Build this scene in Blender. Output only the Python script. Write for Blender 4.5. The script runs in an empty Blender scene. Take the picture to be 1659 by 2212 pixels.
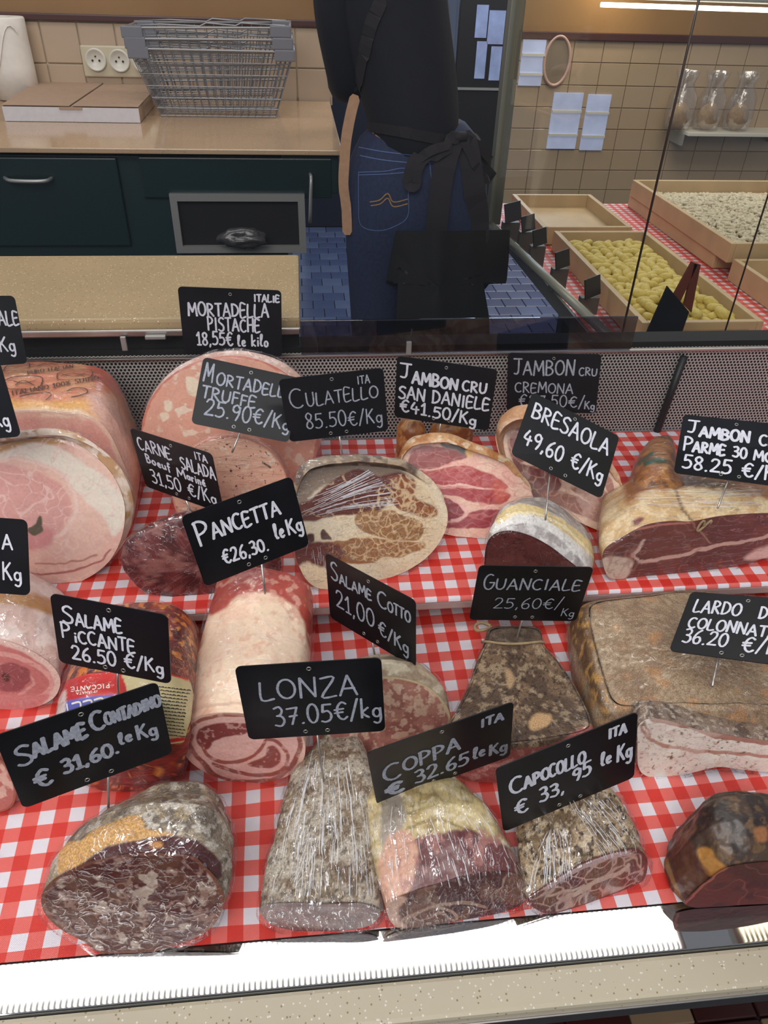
import bpy, bmesh, math, random
import numpy as np
from mathutils import Vector, Matrix
from mathutils.bvhtree import BVHTree
random.seed(7); np.random.seed(7)
SC = bpy.context.scene
COL = SC.collection

# ---------------------------------------------------------------- camera
H = 1.28                       # lens height above the shop floor
F, CX, CY = 1600.0, 829.5, 1106.0
RM = (Matrix.Rotation(math.radians(-6.7), 3, 'Z') @ Matrix.Rotation(math.radians(90 - 36.5), 3, 'X')
      @ Matrix.Rotation(math.radians(1.9), 3, 'Z'))
R = np.array(RM)
CAM = np.array([0.0, 0.0, H])
cd = bpy.data.cameras.new('camera'); cam = bpy.data.objects.new('camera', cd); COL.objects.link(cam)
cd.sensor_fit = 'VERTICAL'; cd.sensor_height = 36.0; cd.lens = 36.0 * F / 2212.0
cd.clip_start = 0.01; cd.clip_end = 60
cam.matrix_world = Matrix.Translation((0, 0, H)) @ RM.to_4x4()
SC.camera = cam
SC.view_settings.view_transform = 'Standard'; SC.view_settings.look = 'None'
SC.view_settings.gamma = 1.0; SC.view_settings.use_curve_mapping = False
SC.view_settings.exposure = 0.0
try:
    SC.cycles.max_bounces = 7; SC.cycles.transparent_max_bounces = 18
    SC.cycles.sample_clamp_indirect = 6.0
except Exception:
    pass

# ---------------------------------------------------------------- world and lights
W = bpy.data.worlds.new('world'); SC.world = W; W.use_nodes = True
bg = W.node_tree.nodes['Background']
bg.inputs[0].default_value = (0.80, 0.86, 1.0, 1); bg.inputs[1].default_value = 0.30


def area(name, loc, target, sx, sy, power, col):
    l = bpy.data.lights.new(name, 'AREA'); l.shape = 'RECTANGLE'; l.size = sx; l.size_y = sy
    l.energy = power; l.color = col
    o = bpy.data.objects.new(name, l); COL.objects.link(o)
    o.location = loc
    o.rotation_euler = (Vector(target) - Vector(loc)).to_track_quat('-Z', 'Y').to_euler()
    return o


area('shop_fill_light', (-0.6, -1.2, 2.6), (0, 0.6, 0.8), 2.0, 1.2, 48, (1.0, 0.96, 0.91))  # unseen fill lamp added on the shop side for the front faces
area('service_ceiling_light', (-0.6, 1.7, 2.5), (-0.6, 1.9, 0.9), 1.6, 0.5, 11, (1.0, 0.95, 0.88))
area('passage_ceiling_light', (1.5, 2.8, 2.5), (1.4, 3.3, 0.6), 1.4, 1.2, 34, (1.0, 0.92, 0.80))
area('door_daylight', (0.9, 4.3, 1.7), (0.6, 2.0, 0.0), 0.9, 1.3, 22, (0.62, 0.78, 1.0))


# ---------------------------------------------------------------- picture <-> world helpers
def ray(px, py):
    d = R @ np.array([(px - CX) / F, -(py - CY) / F, -1.0])
    return d / np.linalg.norm(d)


def atz(px, py, z):
    d = ray(px, py); return CAM + d * ((z - H) / d[2])


def atY(px, py, Y):
    d = ray(px, py); return CAM + d * (Y / d[1])


def atpl(px, py, p, n):
    d = ray(px, py); return CAM + d * (np.dot(p - CAM, n) / np.dot(d, n))


def proj(P):
    P = np.atleast_2d(np.asarray(P, float)); c = (P - CAM) @ R
    return np.stack([CX + F * c[:, 0] / -c[:, 2], CY - F * c[:, 1] / -c[:, 2]], 1)


ZU = H - 0.473                              # upper deck
LN = np.array([0.0, -0.08, 1.0]); LN /= np.linalg.norm(LN)
LP = np.array([0.0, 0.478, H - 0.517])      # lower deck plane, sloping a little to the front


def deck(px, py, which):
    return atz(px, py, ZU) if which == 'U' else atpl(px, py, LP, LN)


def lowz(Y):
    return H - 0.517 - 0.08 * (0.478 - Y)


# ---------------------------------------------------------------- colour, noise
def lin(c):
    c = np.asarray(c, float) / 255.0
    return np.where(c <= 0.04045, c / 12.92, ((c + 0.055) / 1.055) ** 2.4)


def L4(c):
    return tuple(lin(c)) + (1.0,)


def _h(ix, iy, iz, s):
    n = (ix * 374761393 + iy * 668265263 + iz * 2147483647 + s * 974634777).astype(np.int64) & 0xffffffff
    n = ((n ^ (n >> 13)) * 1274126177) & 0xffffffff
    n = (n ^ (n >> 16)) & 0xffff
    return n / 65535.0


def vn(P, s=0):
    i = np.floor(P).astype(np.int64); f = P - i; f = f * f * (3 - 2 * f)
    r = 0
    for a in (0, 1):
        wa = f[:, 0] if a else 1 - f[:, 0]
        for b in (0, 1):
            wb = f[:, 1] if b else 1 - f[:, 1]
            for c in (0, 1):
                wc = f[:, 2] if c else 1 - f[:, 2]
                r = r + wa * wb * wc * _h(i[:, 0] + a, i[:, 1] + b, i[:, 2] + c, s)
    return r


def fbm(P, s=0, o=4):
    t = 0; a = 0.5; n = 0
    for k in range(o):
        t = t + a * vn(P * (2.0 ** k) + 17.3 * k, s + k); n += a; a *= 0.5
    return t / n


def ss(e0, e1, x):
    t = np.clip((x - e0) / (e1 - e0 + 1e-9), 0, 1); return t * t * (3 - 2 * t)


def catmull(pts, n=8, closed=True):
    p = np.asarray(pts, float); m = len(p); out = []
    rng = range(m) if closed else range(m - 1)
    for i in rng:
        if closed:
            a, b, c, d = p[i - 1], p[i], p[(i + 1) % m], p[(i + 2) % m]
        else:
            a, b, c, d = p[max(i - 1, 0)], p[i], p[i + 1], p[min(i + 2, m - 1)]
        for k in range(n):
            t = k / n
            out.append(0.5 * ((2 * b) + (c - a) * t + (2 * a - 5 * b + 4 * c - d) * t * t + (3 * b - a - 3 * c + d) * t ** 3))
    if not closed:
        out.append(p[-1])
    return np.array(out)


def resample(c, n, closed=True):
    c = np.asarray(c)
    q = np.vstack([c, c[:1]]) if closed else c
    d = np.r_[0, np.cumsum(np.linalg.norm(np.diff(q, axis=0), axis=1))]
    t = np.linspace(0, d[-1], n, endpoint=not closed)
    return np.stack([np.interp(t, d, q[:, k]) for k in range(q.shape[1])], 1)


def ring2d(pts, n, smooth=True):
    """closed outline, n points, clockwise in the picture, starting at its rightmost point"""
    c = catmull(pts, 8) if smooth else np.asarray(pts, float)
    ar = 0.5 * np.sum(c[:, 0] * np.roll(c[:, 1], -1) - np.roll(c[:, 0], -1) * c[:, 1])
    if ar < 0: c = c[::-1]
    c = resample(c, 400)
    k = int(np.argmax(c[:, 0])); c = np.roll(c, -k, axis=0)
    return resample(c, n)


def inside(P, poly):
    x, y = P[:, 0], P[:, 1]; r = np.zeros(len(P), bool); n = len(poly)
    for i in range(n):
        x1, y1 = poly[i]; x2, y2 = poly[(i + 1) % n]
        if y1 == y2: continue
        c = ((y1 > y) != (y2 > y)) & (x < (x2 - x1) * (y - y1) / (y2 - y1) + x1)
        r ^= c
    return r


def distpl(P, pl, closed=False):
    best = np.full(len(P), 1e9); q = list(pl) + ([pl[0]] if closed else [])
    for a, b in zip(q[:-1], q[1:]):
        a = np.asarray(a); b = np.asarray(b); ab = b - a; L = max(np.dot(ab, ab), 1e-9)
        t = np.clip(((P - a) @ ab) / L, 0, 1)
        best = np.minimum(best, np.linalg.norm(P - (a + t[:, None] * ab), axis=1))
    return best


def paint(P3, base, layers, seed=0, edge=None):
    """surface pigment per vertex: patches, streaks, blotches and veins laid over a base colour"""
    P3 = np.asarray(P3, float); px = proj(P3)
    mm = P3 * 1000.0
    wq = np.stack([fbm(mm / 9.0, seed + 50, 3) - .5, fbm(mm / 9.0, seed + 60, 3) - .5], 1)
    c = np.tile(lin(base), (len(P3), 1))

    def mixin(m, col, c):
        return c * (1 - m[:, None]) + lin(col) * m[:, None]
    for k, L in enumerate(layers):
        t = L[0]; o = L[-1] if isinstance(L[-1], dict) else {}
        wp = px + wq * o.get('warp', 10)
        if t == 'poly':
            q = catmull(L[1], 5); d = distpl(wp, q, True); d = np.where(inside(wp, q), d, -d)
            s = o.get('soft', 2.0); m = ss(-s, s, d)
        elif t == 'line':
            q = catmull(L[1], 6, False) if len(L[1]) > 2 else np.array(L[1], float)
            w = L[3]; d = distpl(wp, q); m = 1 - ss(w * .5, w * .5 + o.get('soft', 1.5), d)
            m = m * (1 - o.get('brk', 0) * ss(.45, .6, fbm(mm / 4.0, seed + k, 2)))
        elif t == 'mot':          # blotches: scale mm, threshold
            n = fbm(mm / L[1] * np.array(o.get('str', (1, 1, 1))), seed + 7 * k, o.get('oct', 3)); s = o.get('soft', .03)
            m = ss(L[3] - s, L[3] + s, n)
        elif t == 'vein':         # thin branching veins
            n = np.abs(fbm(mm / L[1] * np.array(o.get('str', (1, 1, 1))), seed + 7 * k, 3) - .5); m = 1 - ss(L[3] * .4, L[3], n)
        elif t == 'cell':         # net of marbling between muscle bundles
            q3 = mm / L[1] * np.array(o.get('str', (1, 1, 1))) + (np.stack([vn(mm / L[1] * 1.3 + 5 * j, seed + 80 + j) for j in range(3)], 1) - .5) * .9
            i0 = np.floor(q3).astype(np.int64); f1 = np.full(len(q3), 9.); f2 = f1.copy()
            for dx in (-1, 0, 1):
                for dy in (-1, 0, 1):
                    for dz in (-1, 0, 1):
                        c0, c1, c2 = i0[:, 0] + dx, i0[:, 1] + dy, i0[:, 2] + dz
                        dd = np.sqrt((c0 + _h(c0, c1, c2, seed) - q3[:, 0]) ** 2 + (c1 + _h(c0, c1, c2, seed + 1) - q3[:, 1]) ** 2 + (c2 + _h(c0, c1, c2, seed + 2) - q3[:, 2]) ** 2)
                        f2 = np.where(dd < f1, f1, np.minimum(f2, dd)); f1 = np.minimum(f1, dd)
            m = 1 - ss(L[3] * .3, L[3], f2 - f1)
        elif t == 'rim':
            m = ss(1 - L[3], 1 - L[3] * .6, (edge if edge is not None else np.zeros(len(px))) + wq[:, 0] * .05)
        elif t == 'all':
            m = np.ones(len(px))
        if 'in' in o:
            q = catmull(o['in'], 5); d = distpl(wp, q, True); d = np.where(inside(wp, q), d, -d); m = m * ss(-2, 3, d)
        m = m * o.get('a', 1.0)
        c = mixin(m, L[2], c)
    return c


# ---------------------------------------------------------------- mesh helpers
def tag(o, label=None, cat=None, group=None, kind=None):
    if label: o['label'] = label
    if cat: o['category'] = cat
    if group: o['group'] = group
    if kind: o['kind'] = kind
    return o


def empty(name, loc, label=None, cat=None, group=None, kind=None):
    o = bpy.data.objects.new(name, None); COL.objects.link(o); o.empty_display_size = .02
    o.location = [float(v) for v in loc]
    return tag(o, label, cat, group, kind)


def link(name, me, mat=None, parent=None, label=None, kind=None):
    o = bpy.data.objects.new(name, me); COL.objects.link(o)
    if mat is not None and not me.materials: me.materials.append(mat)
    if parent is not None:
        o.parent = parent
        if parent.parent is None: o.matrix_parent_inverse = (Matrix.Translation(parent.location) @ parent.rotation_euler.to_matrix().to_4x4()).inverted()
        else: o.matrix_parent_inverse = Matrix.Identity(4)
    if label: o['label'] = label
    if kind: o['kind'] = kind
    return o


def mesh(name, V, Fc, mat=None, parent=None, smooth=False, col=None, label=None, kind=None, uv=None):
    me = bpy.data.meshes.new(name)
    me.from_pydata([tuple(map(float, v)) for v in V], [], [tuple(map(int, f)) for f in Fc])
    if smooth: me.shade_smooth()
    if col is not None:
        a = me.color_attributes.new('Col', 'FLOAT_COLOR', 'POINT')
        a.data.foreach_set('color', np.hstack([col, np.ones((len(col), 1))]).astype(np.float32).ravel())
    if uv is not None:
        u = me.uv_layers.new(name='UVMap'); idx = np.zeros(len(me.loops), np.int32); me.loops.foreach_get('vertex_index', idx)
        u.data.foreach_set('uv', np.asarray(uv, np.float32)[idx].ravel())
    me.update()
    return link(name, me, mat, parent, label, kind)


def bxm(c, s, rot=None):
    """box verts/faces"""
    c = np.array(c, float); s = np.array(s, float) / 2
    V = np.array([[x, y, z] for x in (-1, 1) for y in (-1, 1) for z in (-1, 1)]) * s
    if rot is not None: V = V @ np.array(rot).T
    return V + c, [(0, 1, 3, 2), (4, 6, 7, 5), (0, 4, 5, 1), (2, 3, 7, 6), (0, 2, 6, 4), (1, 5, 7, 3)]


def join(parts):
    V = []; Fc = []; n = 0
    for v, f in parts:
        V.append(np.asarray(v, float)); Fc += [tuple(i + n for i in q) for q in f]; n += len(v)
    return np.vstack(V), Fc


def bevel_me(name, V, Fc, b, seg=2):
    bm = bmesh.new()
    vs = [bm.verts.new(tuple(map(float, v))) for v in V]
    for f in Fc:
        try: bm.faces.new([vs[i] for i in f])
        except ValueError: pass
    bmesh.ops.recalc_face_normals(bm, faces=bm.faces)
    if b > 0: bmesh.ops.bevel(bm, geom=list(bm.edges), offset=b, segments=seg, affect='EDGES', profile=.6)
    me = bpy.data.meshes.new(name); bm.to_mesh(me); bm.free(); return me


def box(name, c, s, mat, parent=None, b=.002, rot=None, label=None, kind=None, seg=2):
    V, Fc = bxm(c, s, rot)
    me = bevel_me(name, V, Fc, b, seg)
    return link(name, me, mat, parent, label, kind)


def hexa(name, P8, mat, parent=None, b=.002, label=None, kind=None):
    """eight corners: 4 bottom ring, 4 top ring"""
    me = bevel_me(name, P8, [(3, 2, 1, 0), (4, 5, 6, 7), (0, 1, 5, 4), (1, 2, 6, 5), (2, 3, 7, 6), (3, 0, 4, 7)], b)
    return link(name, me, mat, parent, label, kind)


def frames(pts, closed=False):
    P = np.asarray(pts, float); n = len(P)
    T = np.gradient(P, axis=0) if not closed else np.roll(P, -1, 0) - np.roll(P, 1, 0)
    T /= np.linalg.norm(T, axis=1)[:, None] + 1e-12
    up = np.array([0, 0, 1.0]) if abs(T[0, 2]) < .9 else np.array([1.0, 0, 0])
    A = np.cross(T[0], up); A /= np.linalg.norm(A); U = []
    for i in range(n):
        A = A - np.dot(A, T[i]) * T[i]; A /= np.linalg.norm(A) + 1e-12; U.append((A.copy(), np.cross(T[i], A)))
    return P, U


def tubem(pts, r, seg=6, closed=False):
    P, U = frames(pts, closed); n = len(P); V = []; Fc = []
    rr = np.broadcast_to(np.asarray(r, float), (n,))
    for i in range(n):
        for k in range(seg):
            a = 2 * math.pi * k / seg
            V.append(P[i] + rr[i] * (math.cos(a) * U[i][0] + math.sin(a) * U[i][1]))
    for i in range(n if closed else n - 1):
        j = (i + 1) % n
        for k in range(seg):
            l = (k + 1) % seg
            Fc.append((i * seg + k, i * seg + l, j * seg + l, j * seg + k))
    if not closed:
        Fc.append(tuple(range(seg))[::-1]); Fc.append(tuple((n - 1) * seg + k for k in range(seg)))
    return np.array(V), Fc


def tube(name, pts, r, mat, parent=None, seg=8, closed=False, label=None, kind=None):
    V, Fc = tubem(pts, r, seg, closed)
    return mesh(name, V, Fc, mat, parent, True, label=label, kind=kind)


def lathe(prof, seg=24, M=None):
    V = []; Fc = []
    for r, z in prof:
        for k in range(seg):
            a = 2 * math.pi * k / seg; V.append((r * math.cos(a), r * math.sin(a), z))
    for i in range(len(prof) - 1):
        for k in range(seg):
            l = (k + 1) % seg
            Fc.append((i * seg + k, i * seg + l, (i + 1) * seg + l, (i + 1) * seg + k))
    V = np.array(V)
    if M is not None: V = V @ np.array(M)[:3, :3].T + np.array(M)[:3, 3]
    return V, Fc


def ribbon(P, N, w, jit=0.0):
    """flat stroke through 3-D points with given normals"""
    P = np.asarray(P, float); N = np.asarray(N, float)
    T = np.gradient(P, axis=0); T /= np.linalg.norm(T, axis=1)[:, None] + 1e-12
    S = np.cross(N, T); S /= np.linalg.norm(S, axis=1)[:, None] + 1e-12
    n = len(P); ww = np.full(n, w / 2) * (1 + jit * (np.random.rand(n) - .5))
    P = np.vstack([P[:1] - T[:1] * w * .35, P, P[-1:] + T[-1:] * w * .35]); S = np.vstack([S[:1], S, S[-1:]])
    ww = np.r_[ww[0] * .55, ww, ww[-1] * .55]; n += 2
    V = np.vstack([P + S * ww[:, None], P - S * ww[:, None]])
    return V, [(i, i + 1, n + i + 1, n + i) for i in range(n - 1)]


# ---------------------------------------------------------------- materials
def newmat(name):
    m = bpy.data.materials.new(name); m.use_nodes = True
    nt = m.node_tree; nt.nodes.clear()
    o = nt.nodes.new('ShaderNodeOutputMaterial'); b = nt.nodes.new('ShaderNodeBsdfPrincipled')
    nt.links.new(b.outputs[0], o.inputs[0])
    return m, nt, b, o


def nd(nt, t, **kw):
    n = nt.nodes.new(t)
    for k, v in kw.items():
        if k.startswith('i_'):
            n.inputs[int(k[2:]) if k[2:].isdigit() else k[2:]].default_value = v
        else: setattr(n, k, v)
    return n


def fres(nt, normal=None):
    """Schlick reflectance, the same from both sides of a sheet"""
    lw = nd(nt, 'ShaderNodeLayerWeight'); lw.inputs['Blend'].default_value = .5
    if normal is not None: nt.links.new(normal, lw.inputs['Normal'])
    p = nd(nt, 'ShaderNodeMath', operation='POWER'); p.inputs[1].default_value = 5.0; nt.links.new(lw.outputs['Facing'], p.inputs[0])
    q = nd(nt, 'ShaderNodeMath', operation='MULTIPLY_ADD'); q.inputs[1].default_value = .96; q.inputs[2].default_value = .04
    nt.links.new(p.outputs[0], q.inputs[0]); return q.outputs[0]


def plain(name, c, rough=.5, metal=0.0, var=.0, scale=40, bump=0.0, coat=0.0, spec=.5, emit=None, es=1.0):
    m, nt, b, o = newmat(name)
    b.inputs['Base Color'].default_value = L4(c); b.inputs['Roughness'].default_value = rough
    b.inputs['Metallic'].default_value = metal; b.inputs['Coat Weight'].default_value = coat
    b.inputs['Specular IOR Level'].default_value = spec
    if var or bump:
        tc = nd(nt, 'ShaderNodeTexCoord'); n = nd(nt, 'ShaderNodeTexNoise'); n.inputs['Scale'].default_value = scale
        n.inputs['Detail'].default_value = 5
        nt.links.new(tc.outputs['Object'], n.inputs['Vector'])
        if var:
            r = nd(nt, 'ShaderNodeValToRGB'); a = lin(c)
            r.color_ramp.elements[0].position = .3; r.color_ramp.elements[1].position = .7
            r.color_ramp.elements[0].color = tuple(np.clip(a * (1 - var), 0, 1)) + (1,)
            r.color_ramp.elements[1].color = tuple(np.clip(a * (1 + var), 0, 1)) + (1,)
            nt.links.new(n.outputs['Fac'], r.inputs[0]); nt.links.new(r.outputs[0], b.inputs['Base Color'])
        if bump:
            bp = nd(nt, 'ShaderNodeBump'); bp.inputs['Strength'].default_value = bump; bp.inputs['Distance'].default_value = .002
            nt.links.new(n.outputs['Fac'], bp.inputs['Height']); nt.links.new(bp.outputs[0], b.inputs['Normal'])
    if emit is not None:
        b.inputs['Emission Color'].default_value = L4(emit); b.inputs['Emission Strength'].default_value = es
    return m


def meatmat(name, rough=.4, spk=0.25, scale=600, bump=.3, bscale=350, coat=.25, dist=.0012, sss=0.0):
    """pigment from the painted surface attribute, fine grain and relief from noise"""
    m, nt, b, o = newmat(name)
    at = nd(nt, 'ShaderNodeAttribute', attribute_name='Col')
    geo = nd(nt, 'ShaderNodeNewGeometry')
    n = nd(nt, 'ShaderNodeTexNoise'); n.inputs['Scale'].default_value = scale; n.inputs['Detail'].default_value = 4
    nt.links.new(geo.outputs['Position'], n.inputs['Vector'])
    mr = nd(nt, 'ShaderNodeMapRange'); mr.inputs['From Min'].default_value = .3; mr.inputs['From Max'].default_value = .7
    mr.inputs['To Min'].default_value = 1 - spk; mr.inputs['To Max'].default_value = 1 + spk
    nt.links.new(n.outputs['Fac'], mr.inputs['Value'])
    mx = nd(nt, 'ShaderNodeVectorMath', operation='SCALE')
    nt.links.new(at.outputs['Color'], mx.inputs[0]); nt.links.new(mr.outputs[0], mx.inputs['Scale'])
    nt.links.new(mx.outputs[0], b.inputs['Base Color'])
    n2 = nd(nt, 'ShaderNodeTexNoise'); n2.inputs['Scale'].default_value = bscale; n2.inputs['Detail'].default_value = 5
    nt.links.new(geo.outputs['Position'], n2.inputs['Vector'])
    bp = nd(nt, 'ShaderNodeBump'); bp.inputs['Strength'].default_value = bump; bp.inputs['Distance'].default_value = dist
    nt.links.new(n2.outputs['Fac'], bp.inputs['Height']); nt.links.new(bp.outputs[0], b.inputs['Normal'])
    b.inputs['Roughness'].default_value = rough; b.inputs['Coat Weight'].default_value = coat
    b.inputs['Coat Roughness'].default_value = .18
    if sss:
        b.inputs['Subsurface Weight'].default_value = sss; b.inputs['Subsurface Radius'].default_value = (.006, .003, .002)
    return m


def filmmat(name, amount=.10, stretch=(1, 1, 1), scale=60, bump=.8, dist=.004, crease=.0, rot=(0, 0, 0)):
    """thin cling film: clear sheet, glints on creases; glossy part grows where creased"""
    m, nt, b, o = newmat(name); nt.nodes.remove(b)
    tr = nd(nt, 'ShaderNodeBsdfTransparent'); gl = nd(nt, 'ShaderNodeBsdfGlossy'); gl.inputs['Roughness'].default_value = .13
    gl.inputs['Color'].default_value = (.95, .96, 1, 1)
    geo = nd(nt, 'ShaderNodeNewGeometry'); mp = nd(nt, 'ShaderNodeMapping'); mp.inputs['Scale'].default_value = stretch
    mp.inputs['Rotation'].default_value = rot
    nt.links.new(geo.outputs['Position'], mp.inputs['Vector'])
    n = nd(nt, 'ShaderNodeTexNoise'); n.inputs['Scale'].default_value = scale; n.inputs['Detail'].default_value = 4
    n.inputs['Distortion'].default_value = .8
    nt.links.new(mp.outputs[0], n.inputs['Vector'])
    # ridges: |n-.5|
    s = nd(nt, 'ShaderNodeMath', operation='SUBTRACT'); s.inputs[1].default_value = .5; nt.links.new(n.outputs['Fac'], s.inputs[0])
    a = nd(nt, 'ShaderNodeMath', operation='ABSOLUTE'); nt.links.new(s.outputs[0], a.inputs[0])
    n2 = nd(nt, 'ShaderNodeTexNoise'); n2.inputs['Scale'].default_value = scale * .35; n2.inputs['Detail'].default_value = 2
    nt.links.new(mp.outputs[0], n2.inputs['Vector'])
    ad = nd(nt, 'ShaderNodeMath', operation='MULTIPLY_ADD'); ad.inputs[1].default_value = -1.0
    nt.links.new(a.outputs[0], ad.inputs[0]); nt.links.new(n2.outputs['Fac'], ad.inputs[2])
    bp = nd(nt, 'ShaderNodeBump'); bp.inputs['Strength'].default_value = bump; bp.inputs['Distance'].default_value = dist
    nt.links.new(ad.outputs[0], bp.inputs['Height']); nt.links.new(bp.outputs[0], gl.inputs['Normal'])
    lw = fres(nt, bp.outputs[0])
    r = nd(nt, 'ShaderNodeMapRange'); r.inputs['From Min'].default_value = .0; r.inputs['From Max'].default_value = .018
    r.inputs['To Min'].default_value = amount + crease; r.inputs['To Max'].default_value = amount
    nt.links.new(a.outputs[0], r.inputs['Value'])
    sm = nd(nt, 'ShaderNodeMath', operation='ADD', use_clamp=True)
    f2 = nd(nt, 'ShaderNodeMath', operation='MULTIPLY'); f2.inputs[1].default_value = .5
    nt.links.new(lw, f2.inputs[0])
    nt.links.new(f2.outputs[0], sm.inputs[0]); nt.links.new(r.outputs[0], sm.inputs[1])
    mx = nd(nt, 'ShaderNodeMixShader')
    nt.links.new(sm.outputs[0], mx.inputs[0]); nt.links.new(tr.outputs[0], mx.inputs[1]); nt.links.new(gl.outputs[0], mx.inputs[2])
    nt.links.new(mx.outputs[0], o.inputs[0])
    return m


def glassmat(name, tint=(1, 1, 1), refl=1.0, base=0.0):
    m, nt, b, o = newmat(name); nt.nodes.remove(b)
    tr = nd(nt, 'ShaderNodeBsdfTransparent'); tr.inputs[0].default_value = tuple(tint) + (1,)
    gl = nd(nt, 'ShaderNodeBsdfGlossy'); gl.inputs['Roughness'].default_value = .01
    fr = fres(nt)
    mu = nd(nt, 'ShaderNodeMath', operation='MULTIPLY_ADD'); mu.inputs[1].default_value = refl; mu.inputs[2].default_value = base
    mu.use_clamp = True
    nt.links.new(fr, mu.inputs[0])
    mx = nd(nt, 'ShaderNodeMixShader'); nt.links.new(mu.outputs[0], mx.inputs[0])
    nt.links.new(tr.outputs[0], mx.inputs[1]); nt.links.new(gl.outputs[0], mx.inputs[2]); nt.links.new(mx.outputs[0], o.inputs[0])
    return m


def stonemat(name, base, speck_dark, speck_light, rough=.35, scale=520):
    m, nt, b, o = newmat(name)
    geo = nd(nt, 'ShaderNodeNewGeometry')
    v = nd(nt, 'ShaderNodeTexVoronoi'); v.inputs['Scale'].default_value = scale
    n = nd(nt, 'ShaderNodeTexNoise'); n.inputs['Scale'].default_value = 9; n.inputs['Detail'].default_value = 4
    nt.links.new(geo.outputs['Position'], v.inputs['Vector']); nt.links.new(geo.outputs['Position'], n.inputs['Vector'])
    r0 = nd(nt, 'ShaderNodeValToRGB'); r0.color_ramp.elements[0].color = tuple(lin(base) * .88) + (1,); r0.color_ramp.elements[1].color = tuple(np.clip(lin(base) * 1.1, 0, 1)) + (1,)
    nt.links.new(n.outputs['Fac'], r0.inputs[0])
    sep = nd(nt, 'ShaderNodeSeparateColor'); nt.links.new(v.outputs['Color'], sep.inputs[0])

    def sp(idx, thr, col, src):
        lt = nd(nt, 'ShaderNodeMath', operation='LESS_THAN'); lt.inputs[1].default_value = thr; nt.links.new(sep.outputs[idx], lt.inputs[0])
        d = nd(nt, 'ShaderNodeMath', operation='LESS_THAN'); d.inputs[1].default_value = .35; nt.links.new(v.outputs['Distance'], d.inputs[0])
        mu = nd(nt, 'ShaderNodeMath', operation='MULTIPLY'); nt.links.new(lt.outputs[0], mu.inputs[0]); nt.links.new(d.outputs[0], mu.inputs[1])
        mx = nd(nt, 'ShaderNodeMix', data_type='RGBA'); nt.links.new(mu.outputs[0], mx.inputs[0]); nt.links.new(src, mx.inputs[6]); mx.inputs[7].default_value = L4(col)
        return mx.outputs[2]
    c = sp(0, .10, speck_dark, r0.outputs[0]); c = sp(1, .10, speck_light, c)
    nt.links.new(c, b.inputs['Base Color']); b.inputs['Roughness'].default_value = rough
    return m


def ginghammat(name, P=.022):
    m, nt, b, o = newmat(name)
    uv = nd(nt, 'ShaderNodeUVMap'); sp = nd(nt, 'ShaderNodeSeparateXYZ'); nt.links.new(uv.outputs[0], sp.inputs[0])

    def stripe(out):
        d = nd(nt, 'ShaderNodeMath', operation='DIVIDE'); d.inputs[1].default_value = P; nt.links.new(out, d.inputs[0])
        f = nd(nt, 'ShaderNodeMath', operation='FRACT'); nt.links.new(d.outputs[0], f.inputs[0])
        g = nd(nt, 'ShaderNodeMath', operation='GREATER_THAN'); g.inputs[1].default_value = .5; nt.links.new(f.outputs[0], g.inputs[0]); return g.outputs[0]
    a = stripe(sp.outputs[0]); c = stripe(sp.outputs[1])

    def thr(out, pitch):
        d = nd(nt, 'ShaderNodeMath', operation='MULTIPLY'); d.inputs[1].default_value = 2 * math.pi / pitch; nt.links.new(out, d.inputs[0])
        s = nd(nt, 'ShaderNodeMath', operation='SINE'); nt.links.new(d.outputs[0], s.inputs[0]); return s.outputs[0]
    tx = thr(sp.outputs[0], .0011); ty = thr(sp.outputs[1], .0011)
    tm = nd(nt, 'ShaderNodeMath', operation='MULTIPLY'); nt.links.new(tx, tm.inputs[0]); nt.links.new(ty, tm.inputs[1])
    su = nd(nt, 'ShaderNodeMath', operation='ADD'); nt.links.new(a, su.inputs[0]); nt.links.new(c, su.inputs[1])
    ha = nd(nt, 'ShaderNodeMath', operation='MULTIPLY'); ha.inputs[1].default_value = .5; nt.links.new(su.outputs[0], ha.inputs[0])
    one = nd(nt, 'ShaderNodeMath', operation='COMPARE'); one.inputs[1].default_value = .5; one.inputs[2].default_value = .1
    nt.links.new(ha.outputs[0], one.inputs[0])
    w = nd(nt, 'ShaderNodeMath', operation='MULTIPLY'); nt.links.new(one.outputs[0], w.inputs[0]); nt.links.new(tm.outputs[0], w.inputs[1])
    w2 = nd(nt, 'ShaderNodeMath', operation='MULTIPLY_ADD'); w2.inputs[1].default_value = .16; nt.links.new(w.outputs[0], w2.inputs[0]); nt.links.new(ha.outputs[0], w2.inputs[2])
    r = nd(nt, 'ShaderNodeValToRGB'); e = r.color_ramp.elements
    e[0].position = 0; e[0].color = L4((226, 221, 230)); e[1].position = 1; e[1].color = L4((212, 48, 36))
    x = e.new(.5); x.color = L4((226, 96, 86)); x = e.new(.34); x.color = L4((236, 140, 138))
    nt.links.new(w2.outputs[0], r.inputs[0]); nt.links.new(r.outputs[0], b.inputs['Base Color'])
    bp = nd(nt, 'ShaderNodeBump'); bp.inputs['Strength'].default_value = .35; bp.inputs['Distance'].default_value = .0003
    nt.links.new(tm.outputs[0], bp.inputs['Height']); nt.links.new(bp.outputs[0], b.inputs['Normal'])
    b.inputs['Roughness'].default_value = .42; b.inputs['Coat Weight'].default_value = .12; b.inputs['Coat Roughness'].default_value = .3
    return m


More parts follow.
